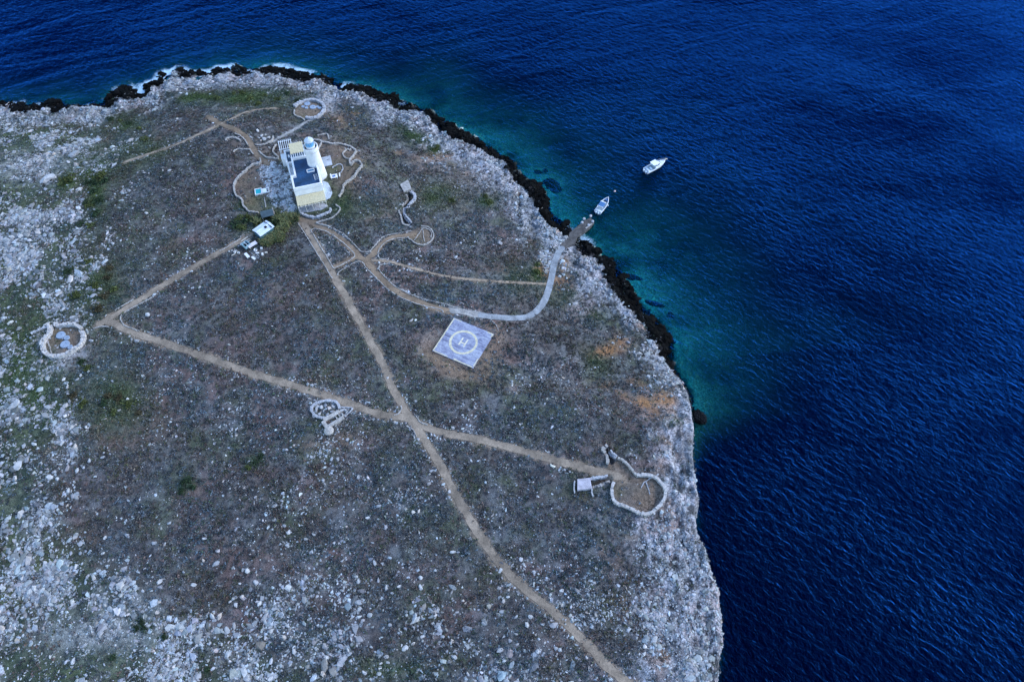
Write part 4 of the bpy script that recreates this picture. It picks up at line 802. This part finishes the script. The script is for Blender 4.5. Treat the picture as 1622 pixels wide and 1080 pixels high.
# tower
TC = (7.2, 8.95)
mb = MB(); mb.lathe([(2.42,-1),(2.32,.6),(2.2,2.5),(2.05,5.2),(1.92,8),(1.84,9.5),(1.84,9.55),(2.0,9.75),(2.02,9.95),(1.92,9.97)], 64, (*TC,0)); tw = mb.build('tower', M_white, lh, smoothf=True)
tw.modifiers.new('es', 'EDGE_SPLIT').split_angle = math.radians(35)
mb = MB(); V = []
mb.lathe([(1.98,9.975),(1.98,10.95),(1.94,11.0),(1.80,11.0),(1.76,10.95),(1.76,9.975)], 64, (*TC,0), cap=False); mb.build('gallery_parapet', M_white, lh)
mb = MB(); mb.lathe([(1.75,9.972),(1.75,9.985)], 48, (*TC,0)); mb.build('gallery_floor', mat('dark_gallery_floor', (.06,.09,.12), .7, 2, .3), lh)
mb = MB(); mb.lathe([(1.22,9.99),(1.22,11.15),(1.3,11.2),(1.3,11.3),(1.1,11.32)], 48, (*TC,0)); ln = mb.build('lantern_base', M_white, lh)
mb = MB(); mb.lathe([(1.12,11.325),(1.12,12.75)], 24, (*TC,0)); lt = mb.build('lantern', M_glass, lh)
mb = MB()
for k in range(12): a_ = k * math.pi / 6; mb.tube([(TC[0]+1.15*math.cos(a_), TC[1]+1.15*math.sin(a_), 11.33), (TC[0]+1.15*math.cos(a_), TC[1]+1.15*math.sin(a_), 12.75)], .035, 6)
mb.build('glazing_bar', M_dome, lt)
mb = MB(); mb.lathe([(1.28,12.755),(1.32,12.85),(1.25,12.95),(1.05,13.25),(.7,13.52),(.3,13.66),(.16,13.7),(.16,13.95),(.08,14.05)], 40, (*TC,0)); dm = mb.build('dome', M_dome, lh, smoothf=True)
mb = MB(); mb.tube([(*TC,14.05),(*TC,14.9)], .03, 6); mb.box((TC[0]-.3,TC[1]-.015,14.55),(TC[0]+.3,TC[1]+.015,14.75)); mb.build('weather_vane', M_dark, dm)
# pergolas and what stands on and round the house
def reed(name, parent, u0, u1, v0, v1, zf, drop_v):
    mb = MB(); n_ = int((u1 - u0) / .16)
    for k in range(n_):
        a_ = u0 + (u1-u0)*k/n_; f0 = v0 + random.uniform(-.28,.10); f1 = v1 + random.uniform(-.06,.12); zz = random.uniform(0,.03)
        V = []
        for (uu, vv) in ((a_,f0),(a_+.152,f0),(a_+.152,f1),(a_,f1)):
            z_ = zf(vv); V.append((uu,vv,z_+zz)); 
        V += [(p[0],p[1],p[2]+.05) for p in V]
        mb.add(V, [(3,2,1,0),(4,5,6,7),(0,1,5,4),(1,2,6,5),(2,3,7,6),(3,0,4,7)])
    return mb.build(name, M_reed, parent)
pg = empty('pergola', HW(3.9, -2.2), HYAW); tag(pg, 'pergola roofed with yellow reed matting along the house front', 'pergola')
L = lambda u, v, z: (u - 3.9, v + 2.2, z)
zf = lambda v: 2.75 + .05 * (v - 1.8)
reed('reed_roof', pg, -3.9, 3.85, -1.85, 1.75, zf, 0)
for k in range(5):
    u = .15 + k * 1.86; mb = MB(); mb.tube([L(u,-4.25,-.4), L(u,-4.25,2.35)], .07, 8); mb.build('post', M_wood, pg)
for k in range(9):
    u = .1 + k * .94; mb = MB(); mb.box(L(u-.05,-4.75,2.42), L(u+.05,FV-.02,2.54)); mb.build('rafter', M_wood, pg)
mb = MB(); mb.box(L(-.05,-4.32,2.3), L(7.8,-4.18,2.416)); mb.build('beam', M_wood, pg)
pr_ = empty('pergola', HW(3.0, 15.2, 3.55), HYAW); tag(pr_, 'pergola with pale reed matting standing on the rear roof terrace', 'pergola')
reed('reed_roof', pr_, -1.85, 1.9, -1.9, 2.35, lambda v: 2.42 + .0*v, 0)
for u in (-1.8, 1.85):
    for v in (-3.4, -1.0, 2.2): mb = MB(); mb.box((u-.07,v-.07,(0 if v > -3 else 1.0)),(u+.07,v+.07,2.18)); mb.build('post', M_bluewhite, pr_)
for v in (-3.4, 2.2): mb = MB(); mb.box((-2.1,v-.07,2.185),(2.1,v+.07,2.28)); mb.build('beam', M_bluewhite, pr_)
for k in range(7):
    u = -1.8 + k * .61; mb = MB(); mb.box((u-.07,-3.55,2.285),(u+.07,2.7,2.40)); mb.build('rafter', M_bluewhite, pr_)
pb = empty('pergola', HW(0, 20, 0), HYAW); tag(pb, 'bare white pergola of open rafters behind the house corner', 'pergola')
for k in range(7):
    u = -1.7 + k * .57; mb = MB(); mb.box((u-.06,-2.3,4.22),(u+.06,2.0,4.36)); mb.build('rafter', M_bluewhite, pb)
for v in (-1.9, 1.5):
    mb = MB(); mb.box((-1.95,v-.07,4.08),(1.95,v+.07,4.215)); mb.build('beam', M_bluewhite, pb)
    for u in (-1.75, 1.75): mb = MB(); mb.box((u-.07,v-.07,-.6),(u+.07,v+.07,4.075)); mb.build('post', M_bluewhite, pb)
def chair(loc, rz, label):
    e = empty('chair', loc, rz); mb = MB(); mb.box((-.25,-.25,.42),(.25,.25,.47)); mb.build('seat', M_bluewhite, e)
    mb = MB(); mb.box((-.25,.22,.472),(.25,.27,.95)); mb.build('backrest', M_bluewhite, e)
    for x in (-.22,.22):
        for y in (-.22,.22): mb = MB(); mb.box((x-.025,y-.025,0),(x+.025,y+.025,.418)); mb.build('leg', M_bluewhite, e)
    return tag(e, label, 'chair')
chair(HW(.45, 14.6, 3.55), HYAW + .3, 'white chair alone on the left part of the rear terrace')
ld = empty('ladder', HW(6.55, 3.2, DK + .03), HYAW + .06); tag(ld, 'pale ladder lying on the dark blue house roof', 'ladder')
for x in (-.42, .42): mb = MB(); mb.box((x-.035,-1.2,0),(x+.035,1.2,.08)); mb.build('rail', M_bluewhite, ld)
for k in range(6): mb = MB(); mb.box((-.383,-1.05+k*.42,.02),(.383,-.99+k*.42,.06)); mb.build('rung', M_bluewhite, ld)
# yard: pads, plunge pool, table
slab(z1([(885,425),(980,402),(1000,488),(912,508)]), .0, .1, 'square grey concrete pad right of the tower', M_conc)
slab(z1([(690,893),(800,870),(920,852),(958,880),(900,915),(760,940),(700,940)]), .0, .12, 'paved terrace under the front edge of the house pergola', M_stoneg, 'terrace_floor', 'terrace')
slab(z1([(905,640),(958,660),(985,710),(1000,760),(975,805),(925,830)]), -.0, .08, 'pale curved concrete apron along the right side of the house', mat('pale_blue_concrete', (.42,.47,.52), .85, .6, .2), 'concrete_apron', 'apron')
pc = HW(-9.0, 7.1, 0); pl = empty('plunge_pool', (pc[0], pc[1], gz(pc[0], pc[1])), HYAW - .02); tag(pl, 'small turquoise plunge pool in a white frame beside a white tub', 'plunge pool')
mb = MB()
for a_, b_ in (((-2,-1.2),(0,-.95)),((-2,.95),(0,1.2)),((-2,-.95),(-1.75,.95)),((-.25,-.95),(0,.95))): mb.box((*a_,-.4),(*b_,.55))
mb.build('rim', M_white, pl, bevel=.03)
mb = MB(); mb.box((-1.75,-.95,-.2),(-.25,.95,.42)); mb.build('water', mat('pool_water', (.01,.36,.40), .08, 1.5, .15, spec=.5), pl)
mb = MB(); mb.box((.02,-.85,-.4),(1.2,.85,.45)); mb.build('deck', M_bluewhite, pl, bevel=.03)
mb = MB()
for a_, b_ in (((1.22,-.95),(2.0,-.75)),((1.22,.75),(2.0,.95)),((1.8,-.75),(2.0,.75))): mb.box((*a_,-.4),(*b_,.5))
mb.build('tub', M_white, pl, bevel=.03)
x, y = at(z1([(1020,612)]), H)[0]; tb_ = empty('garden_table', (x, y, gz(x, y)), .25); tag(tb_, 'white garden table with blue things on it, right of the house', 'table')
mb = MB(); mb.box((-.95,-.75,.70),(.95,.75,.76)); mb.build('table_top', M_white, tb_)
for sx in (-.8,.8):
    for sy in (-.6,.6): mb = MB(); mb.box((sx-.05,sy-.05,0),(sx+.05,sy+.05,.698)); mb.build('leg', M_white, tb_)
mb = MB(); mb.box((-.5,-.35,0),(.4,.3,.09)); o = mb.build('folded_cloth', mat('blue_cloth', (.08,.16,.36), .9, 3, .3), loc=(x, y, gz(x,y)+.765), bevel=.02); o.rotation_euler.z = .4; tag(o, 'blue folded cloth on the white garden table', 'cloth')
for p, lab in [((985,600),'white garden bench left of the white table'),((1070,590),'white garden bench right of the white table')]:
    x, y = at(z1([p]), H)[0]; e = empty('garden_bench', (x, y, gz(x, y)), 1.75); tag(e, lab, 'bench')
    mb = MB(); mb.box((-.7,-.18,.42),(.7,.18,.47)); mb.build('seat', M_white, e)
    for sx in (-.55,.55): mb = MB(); mb.box((sx-.05,-.16,0),(sx+.05,.16,.418)); mb.build('leg', M_white, e)
stone_wall(z1([(1000,520),(1040,490),(1085,488),(1100,530),(1075,570)]), .35, .3, 'broken ring of white stones right of the tower', m=M_stoneg)
# ------------------------------------------------------------------ sheds and clutter by the reed clump
M_teal = mat('teal_boards', (.06,.19,.25), .8, 1.4, .25)
M_metal = mat('pale_sheet_metal', (.58,.64,.72), .5, .9, .12, .01, spec=.4)
zk = lambda p: Z((340,320), 9.82, p)
x, y = -65.9, 134.0; g = gz(x, y)
hu_ = empty('hut', (x, y, g), math.atan2(-.76, -.65)); tag(hu_, 'hut with pale sheet metal roof and teal walls among the reeds', 'hut')
# local x along the hut towards its open end, y to its left
mb = MB(); mb.box((-2.1,-1.45,-.4),(2.0,-1.35,2.2)); mb.box((-2.1,1.35,-.4),(2.0,1.45,2.2)); mb.box((-2.1,-1.35,-.4),(-2.0,1.35,2.3)); mb.box((1.9,-1.35,-.4),(2.0,1.35,1.1)); mb.build('wall', M_teal, hu_)
mb = MB(); mb.box((1.2,-1.34,1.1),(1.6,1.34,2.2)); mb.build('opening_shade', M_dark, hu_)  # near-black box in the open end, standing in for the shade inside
mb = MB(); V = [(-2.4,-1.75,2.18),(2.25,-1.75,2.18),(2.25,0,2.62),(-2.4,0,2.62),(2.25,1.75,2.18),(-2.4,1.75,2.18)]; V += [(a_,b_,c_-.08) for a_,b_,c_ in V]
mb.add(V, [(0,1,2,3),(3,2,4,5),(7,6,9,8),(8,9,11,10),(0,6,7,1),(1,7,8,2),(2,8,10,4),(4,10,11,5),(5,11,9,3),(3,9,6,0)]); rf = mb.build('roof', M_metal, hu_)
mb = MB(); mb.box((-.9,.1,2.5),(-.3,.8,2.66)); mb.build('hatch', M_dark, rf)
mb = MB(); mb.box((-1.75,-1.7,2.3),(-1.65,1.7,2.635)); mb.build('ridge_strip', M_dark, rf)
for yy in (-.9, .9, -.45, .45): mb = MB(); mb.box((-2.3,yy-.03,2.45),(2.2,yy+.03,2.62 - abs(yy)*.25 + .03)); mb.build('seam', mat('grey_seam', (.36,.42,.50), .5), rf)
x, y = -66.5, 140.9; g = gz(x, y); le = empty('lean_to', (x, y, g), math.radians(20)); tag(le, 'low dark open fronted shelter with grey green roof by the yard wall', 'shelter')
M_lean = mat('grey_green_roofing', (.055,.085,.10), .8, 1, .25)
mb = MB(); V = [(-1.7,-1.1,1.7),(1.6,-1.1,1.75),(1.6,1.1,2.1),(-1.7,1.1,2.05)]; V += [(a_,b_,c_-.08) for a_,b_,c_ in V]; mb.add(V, [(0,1,2,3),(7,6,5,4),(0,4,5,1),(1,5,6,2),(2,6,7,3),(3,7,4,0)]); mb.build('roof', M_lean, le)
mb = MB(); mb.box((-1.6,.95,-.3),(1.5,1.05,1.95)); mb.box((-1.6,-.9,-.3),(-1.5,.95,1.6)); mb.box((1.4,-.9,-.3),(1.5,.95,1.6)); mb.build('wall', M_dark, le)  # near-black walls carry the shade under the roof in their colour
for u in (-1.5, 1.4): mb = MB(); mb.box((u-.05,-1.0,-.3),(u+.05,-.92,1.6)); mb.build('post', M_wood, le)
stone_wall(zk([(905,115),(925,170),(940,235)]), .3, .9, 'short pale wall at the right end of the low dark shelter')
def onground(p, name, rz, label, cat):
    x, y = at(zk([p]), H)[0]; e = empty(name, (x, y, gz(x, y)), rz); tag(e, label, cat); return e
e = onground((500,690), 'animal_pen', -.72, 'roofless pen with pale teal sides below the hut', 'pen')
mb = MB(); mb.box((-.95,-.8,-.3),(.95,-.72,1.1)); mb.box((-.95,.72,-.3),(.95,.8,1.1)); mb.box((-.95,-.72,-.3),(-.87,.72,1.1)); mb.box((.87,-.72,-.3),(.95,.72,1.1)); mb.build('wall', mat('pale_teal_boards', (.26,.40,.46), .8, 1.5, .2), e)
mb = MB(); mb.box((-.87,-.72,-.1),(.87,.72,.06)); mb.build('floor', M_dark, e)
mb = MB(); mb.box((-.9,-.04,1.103),(.9,.04,1.16)); mb.build('crossbar', M_bluewhite, e)
e = onground((598,690), 'table', .75, 'large pinkish white panel laid over trestles below the hut', 'panel table')
mb = MB(); mb.box((-1.25,-.62,.75),(1.25,.62,.80)); mb.build('panel', mat('pinkish_panel', (.66,.60,.62), .8, 2, .12), e)
for sx in (-.95, .95): mb = MB(); mb.box((sx-.05,-.5,-.1),(sx+.05,.5,.748)); mb.build('trestle', M_wood, e)
def tub(p, r, h, label):
    x, y = at(zk([p]), H)[0]; mb = MB(); mb.lathe([(r*.85,-.05),(r,h),(r*.88,h),(r*.78,.12),(.02,.12)], 24); return tag(mb.build('round_tub', M_white, loc=(x, y, gz(x, y))), label, 'tub')
tub((642,758), .45, .5, 'round white tub below the large pinkish panel')
tub((345,773), .26, .5, 'middle white drum beside the track below the hut'); tub((320,792), .28, .55, 'leftmost white drum beside the track below the hut'); tub((378,797), .32, .35, 'rightmost low white drum beside the track below the hut')
def crate(p, a_, b_, h, rz, label, m=None):
    e = onground(p, 'crate', rz, label, 'crate'); mb = MB(); mb.box((-a_,-b_,0),(a_,b_,.06)); mb.build('base', m or M_white, e)
    mb = MB()
    for q0, q1 in (((-a_,-b_),(a_,-b_+.05)),((-a_,b_-.05),(a_,b_)),((-a_,-b_+.05),(-a_+.05,b_-.05)),((a_-.05,-b_+.05),(a_,b_-.05))): mb.box((*q0,.062),(*q1,h))
    mb.build('side', m or M_white, e); mb = MB(); mb.box((-a_-.02,-b_-.02,h+.002),(a_+.02,b_+.02,h+.04)); mb.build('lid', m or M_white, e); return e
crate((732,728), .28, .24, .4, .3, 'small white box right of the round white tub'); crate((748,818), .2, .35, .35, .2, 'narrow pale box at the right end of the clutter'); crate((805,795), .32, .2, .3, .1, 'flat pale box furthest right in the clutter', mat('buff_board', (.5,.46,.40), .9)); crate((668,800), .4, .15, .25, .1, 'thin white box just below the round tub')
def panel(p, a_, b_, rz, label):
    e = onground(p, 'panel_table', rz, label, 'table'); mb = MB(); mb.box((-a_,-b_,.55),(a_,b_,.6)); mb.build('table_top', M_white, e)
    for sx in (-a_+.12, a_-.12):
        for sy in (-b_+.1, b_-.1): mb = MB(); mb.box((sx-.03,sy-.03,-.1),(sx+.03,sy+.03,.548)); mb.build('leg', M_dome, e)
panel((512,850), .95, .38, -.85, 'larger low white table, lowest of the clutter on the left'); panel((614,892), .68, .3, -.72, 'smaller low white table, lowest of the clutter on the right')
e = onground((625,815), 'wire_fence_panel', -.80, 'grey lattice frame lying slanted between the white tables and tub', 'frame')
mb = MB(); mb.box((-1.7,-.5,.10),(1.7,-.44,.16)); mb.box((-1.7,.44,.10),(1.7,.5,.16)); mb.build('frame', M_dome, e)
for k in range(9): mb = MB(); mb.box((-1.68+k*.415,-.438,.10),(-1.63+k*.415,.438,.15)); mb.build('bar', M_dome, e)
for p, q, lab in [((418,612),(520,548),'longest pale plank lying left of the hut'),((498,606),(556,572),'shorter plank lying just right of the longest one'),((265,840),(318,815),'short pale plank beside the white drums')]:
    a_, b_ = at(zk([p, q]), H); c = (a_ + b_) / 2; d = b_ - a_; mb = MB(); Lh = np.hypot(*d) / 2; mb.box((-Lh,-.09,0),(Lh,.09,.06), jit=.012); o = mb.build('plank', M_wood, loc=(c[0], c[1], gz(*c) + .1)); o.rotation_euler.z = math.atan2(d[1], d[0]); tag(o, lab, 'plank')
# cane clump
def cane_mesh(seed):
    r = np.random.default_rng(seed); n = 150; a = r.uniform(0, 6.28, n); b0 = np.stack([r.normal(0, .45, n), r.normal(0, .45, n), np.full(n, -.1)], -1)
    h = r.uniform(1.4, 2.8, n); lean = r.uniform(.2, 1.0, n); d = np.stack([np.cos(a), np.sin(a), 0*a], -1); s = np.stack([-np.sin(a), np.cos(a), 0*a], -1) * r.uniform(.05, .10, n)[:, None]
    p1 = b0 + d * lean[:, None] * .35 + np.array([0,0,1]) * h[:, None] * .75; p2 = b0 + d * lean[:, None] * 1.2 + np.array([0,0,1]) * h[:, None] * r.uniform(.7, 1.0, n)[:, None]
    V = np.stack([b0 - s*.5, b0 + s*.5, p1 + s*1.4, p1 - s*1.4, p2], 1).reshape(-1, 3); i = np.arange(n) * 5
    F = np.concatenate([np.stack([i, i+1, i+2], -1), np.stack([i, i+2, i+3], -1), np.stack([i+3, i+2, i+4], -1)])
    base = np.array([(.13,.14,.055),(.075,.10,.045),(.18,.16,.075)])[r.choice(3, n, p=[.45,.35,.2])] * r.uniform(.7, 1.3, (n, 1)); return V, F, np.repeat(base, 5, 0)
M_cane = mat('cane_leaves', (1,1,1), .8, 3, .2, attr='Col', spec=.2)
CM = []
for k in range(3): V, F, c_ = cane_mesh(700 + k); CM.append(fastmesh('canes', V, F, [M_cane], c_))
for k, (px_, py_) in enumerate([(680,350),(960,300),(1000,320),(1060,310),(1130,280),(1200,270),(1260,275),(1060,400),(1090,440),(1040,480),(1010,500),(960,540),(1050,560),(1020,610),(920,570),(870,610),(960,590),(830,670),(1120,370),(1190,330),(770,660),(1000,570),(900,640)]):
    x, y = at(zk([(px_, py_)]), H)[0]; e = bpy.data.objects.new('cane_clump', CM[k % 3]); COL.objects.link(e); e.location = (x, y, gz(x, y)); e.rotation_euler.z = k * 1.7; sc_ = random.uniform(.8, 1.15); e.scale = (sc_, sc_, sc_ * .9)
    tag(e, 'yellow green clump of tall cane growing round the metal roofed hut', 'cane', 'canes round the hut')
# ------------------------------------------------------------------ jetty, boats, buoy
M_pier = mat('brown_concrete', (.085,.077,.072), .9, .9, .5, .04)
je = np.array(unproj(*zip(*Z((780,220),3.857,[(452,640),(470,575),(560,500),(600,480),(622,508),(590,545),(520,600),(500,650)])), .9)).T; c = je.mean(0)
jt = empty('jetty', (c[0], c[1], 0)); tag(jt, 'brown concrete jetty running into the teal water below the pale path', 'jetty')
mb = MB(); mb.quad_prism([tuple(p - c) for p in je[::-1]], -2.2, .95); mb.build('deck', M_pier, jt, bevel=.08)
hd = np.array(unproj(*zip(*Z((780,220),3.857,[(548,512),(560,490),(600,472),(612,505),(588,528)])), 1.0)).T
for k, p in enumerate(hd): mb = MB(); mb.lathe([(.42,.93),(.40,1.25),(.25,1.35)], 9, (p[0]-c[0], p[1]-c[1], 0)); mb.build('bollard', M_stoneg, jt)
a_ = np.array(unproj(*Z((780,220),3.857,[(608,520)])[0], .95)); b_ = np.array(unproj(*Z((780,220),3.857,[(560,555)])[0], .95)); d = (b_-a_)/np.hypot(*(b_-a_)); mb = MB(); M_ = Matrix.Translation((a_[0]-c[0], a_[1]-c[1], .952)) @ Matrix.Rotation(math.atan2(d[1], d[0]), 4, 'Z'); mb.box((0,-.2,0),(2.6,.15,.14), M_); mb.build('edge_kerb', M_stone, jt)
# ramp joining the path to the jetty
r0 = WCONC[-1]; r1 = np.array(unproj(*Z((780,220),3.857,[(478,630)])[0], .95)); d = (r1-r0)/np.hypot(*(r1-r0)); n_ = np.array([-d[1], d[0]]); mb = MB(); zA = gz(*r0) + .14
V = [(*(r0-d*.3+n_*1.0), zA), (*(r0-d*.3-n_*1.0), zA), (*(r1+d*.3-n_*1.3), 1.0), (*(r1+d*.3+n_*1.3), 1.0)]; V += [(a, b, -1.5) for a, b, _ in V]
mb.add(V, [(0,1,2,3),(4,7,6,5),(0,4,5,1),(1,5,6,2),(2,6,7,3),(3,7,4,0)]); tag(mb.build('ramp', M_pier), kind='structure')
M_hull = mat('gelcoat_white', (.80,.82,.84), .3, 2, .04, spec=.5); M_cock = mat('cockpit_grey', (.30,.38,.44), .6, 2, .2); M_win = mat('tinted_window', (.012,.03,.05), .1, 1, .1, spec=.6); M_canv = mat('blue_canvas', (.06,.16,.34), .8, 2, .15); M_out = mat('outboard_cowl', (.55,.66,.74), .35, 2, .1); M_steel = mat('steel_rail', (.6,.6,.6), .3, 2, .05, metal=1)
def hull(B, Lh, h, fine=2.3):
    """stations of an outer hull with gunwale: x from -L/2 (stern) to L/2 (bow)"""
    n = 22; rings = []; inner = []
    for i in range(n + 1):
        t = i / n; x = -Lh/2 + Lh*t; bb = B/2 * (1 - max(0, (t - .42)/.58) ** fine) * (.92 + .08*min(1, t/.3)); bb = max(bb, .03); s = h + .30*t*t
        rings.append([(x,0,-.35+.2*t*t),(x,bb*.55,-.22+.25*t*t),(x,bb*.86,.12+.15*t),(x,bb,s-.12),(x,bb,s),(x,max(bb-.17,.01),s+.02)])
    return rings
def boat(name, loc, rz, Lh, B, h, label):
    e = empty(name, loc, rz); R = hull(B, Lh, h); mb = MB(); V = []; F = []; k = len(R[0]); m_ = 2*k
    for r in R: V += [(x,-y,z) for x,y,z in r[::-1]] + list(r)
    for i in range(len(R)-1):
        for j in range(m_-1): F.append((i*m_+j, (i+1)*m_+j, (i+1)*m_+j+1, i*m_+j+1))
    F.append(tuple(range(m_))[::-1]); n0 = (len(R)-1)*m_; F.append(tuple(range(n0, n0+m_)))
    mb.add(V, F); mb.build('hull', M_hull, e); return e, R
def deckpoly(R, i0, i1, z, inset=.16):
    P = [(R[i][4][0], max(R[i][4][1]-inset, .01)) for i in range(i0, i1+1)]
    return [(x,-y) for x,y in P] + [(x,y) for x,y in P[::-1]], z
def outboard(e, x, y, z):
    mb = MB(); mb.box((x-.62,y-.19,z+.15),(x-.08,y+.19,z+.62)); o = mb.build('outboard', M_out, e, bevel=.08); mb = MB(); mb.box((x-.42,y-.06,-.5),(x-.25,y+.06,z+.145)); mb.build('shaft', mat('outboard_leg', (.35,.38,.40), .4), o)
# cabin boat
x0, y0 = 44.7, 173.97; e, R = boat('motorboat', (x0, y0, 0), math.radians(34.8), 8.0, 2.7, .85, ''); tag(e, 'larger white motorboat with cabin and square hardtop out on the dark blue water', 'motorboat')
P, z = deckpoly(R, 0, 9, .4); mb = MB(); mb.quad_prism(P, .25, .42); mb.build('cockpit_floor', M_cock, e)
P, z = deckpoly(R, 9, 22, .9, .1); mb = MB(); mb.quad_prism(P, .5, .98); mb.build('foredeck', M_hull, e)
mb = MB(); V = [(-.7,-.92,.985),(1.9,-.62,.985),(1.9,.62,.985),(-.7,.92,.985),(-.7,-.82,1.75),(1.1,-.5,1.7),(1.1,.5,1.7),(-.7,.82,1.75)]; mb.add(V, [(3,2,1,0),(4,5,6,7),(0,1,5,4),(1,2,6,5),(2,3,7,6),(3,0,4,7)]); cb = mb.build('cabin', M_hull, e, bevel=.06)
for s_ in (-1, 1):
    for q0, q1 in ((-.45,.25),(.4,1.1)):
        ya = lambda q, zz: s_ * ((.92 - .30*(q+.7)/2.6) * (1-(zz-.985)/.76) + (.82 - .32*(q+.7)/1.8) * ((zz-.985)/.76) + .02)
        V = [(q0,ya(q0,1.15),1.15),(q1,ya(q1,1.15),1.15),(q1-.05,ya(q1-.05,1.55),1.55),(q0,ya(q0,1.55),1.55)]; V += [(a,b+s_*.02,c_) for a,b,c_ in V]; mb = MB(); mb.add(V, [(0,1,2,3),(4,5,6,7),(0,1,5,4),(1,2,6,5),(2,3,7,6),(3,0,4,7)]); mb.build('window', M_win, cb)
V = [(1.86,-.5,1.08),(1.86,.5,1.08),(1.22,.42,1.64),(1.22,-.42,1.64)]; V = [(a+.06,b,c_) for a,b,c_ in V] + [(a+.09,b,c_+.02) for a,b,c_ in V]; mb = MB(); mb.add(V, [(0,1,2,3),(4,5,6,7),(0,1,5,4),(1,2,6,5),(2,3,7,6),(3,0,4,7)]); mb.build('windscreen', M_win, cb)
mb = MB(); mb.box((-1.75,-1.0,2.28),(.35,1.0,2.36)); ht = mb.build('hardtop', M_hull, e, bevel=.03)
for x in (-1.6, -.55):
    for y in (-.85, .85): mb = MB(); mb.tube([(x,y,.5),(x,y,2.278)], .04, 6); mb.build('post', M_steel, ht)
mb = MB(); mb.box((-1.0,-.55,.425),(-.72,.55,1.3)); mb.build('helm_console', M_cock, e); mb = MB(); mb.box((-3.3,-.95,.425),(-2.75,.95,.72)); mb.build('bench', M_hull, e, bevel=.04); mb = MB(); mb.box((-2.2,-.5,.425),(-1.65,.5,.85)); mb.build('helm_seat', M_out, e, bevel=.05)
mb = MB()
for s_ in (-1, 1): mb.tube([(R[i][4][0], s_*max(R[i][4][1]-.08,.02), R[i][4][2]+.5) for i in range(12, 23)], .025, 5)
for i in (12, 15, 18, 21):
    for s_ in (-1, 1): q = R[i][4]; mb.tube([(q[0], s_*max(q[1]-.08,.02), q[2]), (q[0], s_*max(q[1]-.08,.02), q[2]+.5)], .02, 5)
mb.build('bow_rail', M_steel, e)
mb = MB(); mb.box((3.85,-.18,1.14),(4.75,.18,1.2)); pp = mb.build('bow_pulpit', mat('teak', (.45,.36,.26), .6), e); mb = MB(); mb.tube([(4.7,0,1.1),(4.9,0,.85)], .05, 6); mb.box((4.78,-.22,.78),(4.98,.22,.88)); mb.build('anchor', M_steel, pp)
outboard(e, -4.0, -.45, .45); outboard(e, -4.0, .45, .45)
# open boat
x0, y0 = 27.25, 157.25; e, R = boat('motorboat', (x0, y0, 0), math.radians(58.4), 7.0, 2.45, .72, ''); tag(e, 'smaller open motorboat with blue canvas canopy moored near the jetty', 'motorboat')
P, z = deckpoly(R, 0, 19, .4, .2); mb = MB(); mb.quad_prism(P, .22, .36); mb.build('cockpit_floor', M_cock, e)
mb = MB(); V = [(-2.05,-.85,1.72),(-.15,-.85,1.76),(-.15,.85,1.76),(-2.05,.85,1.72)]; mb.add([*V, *[(a,b,c_+.05) for a,b,c_ in V]], [(3,2,1,0),(4,5,6,7),(0,1,5,4),(1,2,6,5),(2,3,7,6),(3,0,4,7)]); cn = mb.build('canopy', M_canv, e)
mb = MB()
for x in (-2.1, -.1): mb.tube([(x,-.98,.75),(x,-.95,1.6),(x,-.8,1.84),(x,.8,1.84),(x,.95,1.6),(x,.98,.75)], .06, 7)
mb.box((-.16,-.9,1.81),(.12,.9,1.87)); mb.build('canopy_frame', M_hull, cn)
mb = MB(); mb.box((.25,-.38,.365),(.95,.38,1.25)); cs = mb.build('console', M_cock, e, bevel=.06); mb = MB(); V = [(.95,-.36,1.2),(.95,.36,1.2),(.6,.3,1.6),(.6,-.3,1.6)]; mb.add([*V, *[(a+.03,b,c_+.01) for a,b,c_ in V]], [(0,1,2,3),(4,5,6,7),(0,1,5,4),(1,2,6,5),(2,3,7,6),(3,0,4,7)]); mb.build('windscreen', M_win, cs)
mb = MB(); mb.box((-3.0,-.9,.365),(-2.45,.9,.7)); mb.build('stern_bench', M_hull, e, bevel=.04); mb = MB(); mb.quad_prism([(2.0,-.62),(2.9,-.25),(2.9,.25),(2.0,.62)], .365, .72); mb.build('bow_cushion', M_canv, e); mb = MB(); mb.box((1.25,-.3,.365),(1.7,.3,.75)); mb.build('forward_seat', M_dark, e)
outboard(e, -3.5, -.4, .35); outboard(e, -3.5, .4, .35)
mb = MB(); mb.tube([(.6,-1.3,.35),(.95,-1.28,.35)], .13, 8); mb.build('fender', M_hull, e)
x, y = unproj(973.8, 303, 0.1); bu = empty('mooring_buoy', (x, y, 0)); tag(bu, 'tiny pinkish white buoy floating between the two boats', 'buoy')
mb = MB(); mb.lathe([(.04,-.3),(.22,-.18),(.32,.05),(.27,.25),(.1,.36)], 16); mb.build('float', mat('buoy_pink', (.75,.55,.52), .5), bu, smoothf=True); mb = MB(); mb.tube([(0,0,.36),(0,0,.52)], .05, 6); mb.build('ring_post', M_steel, bu)
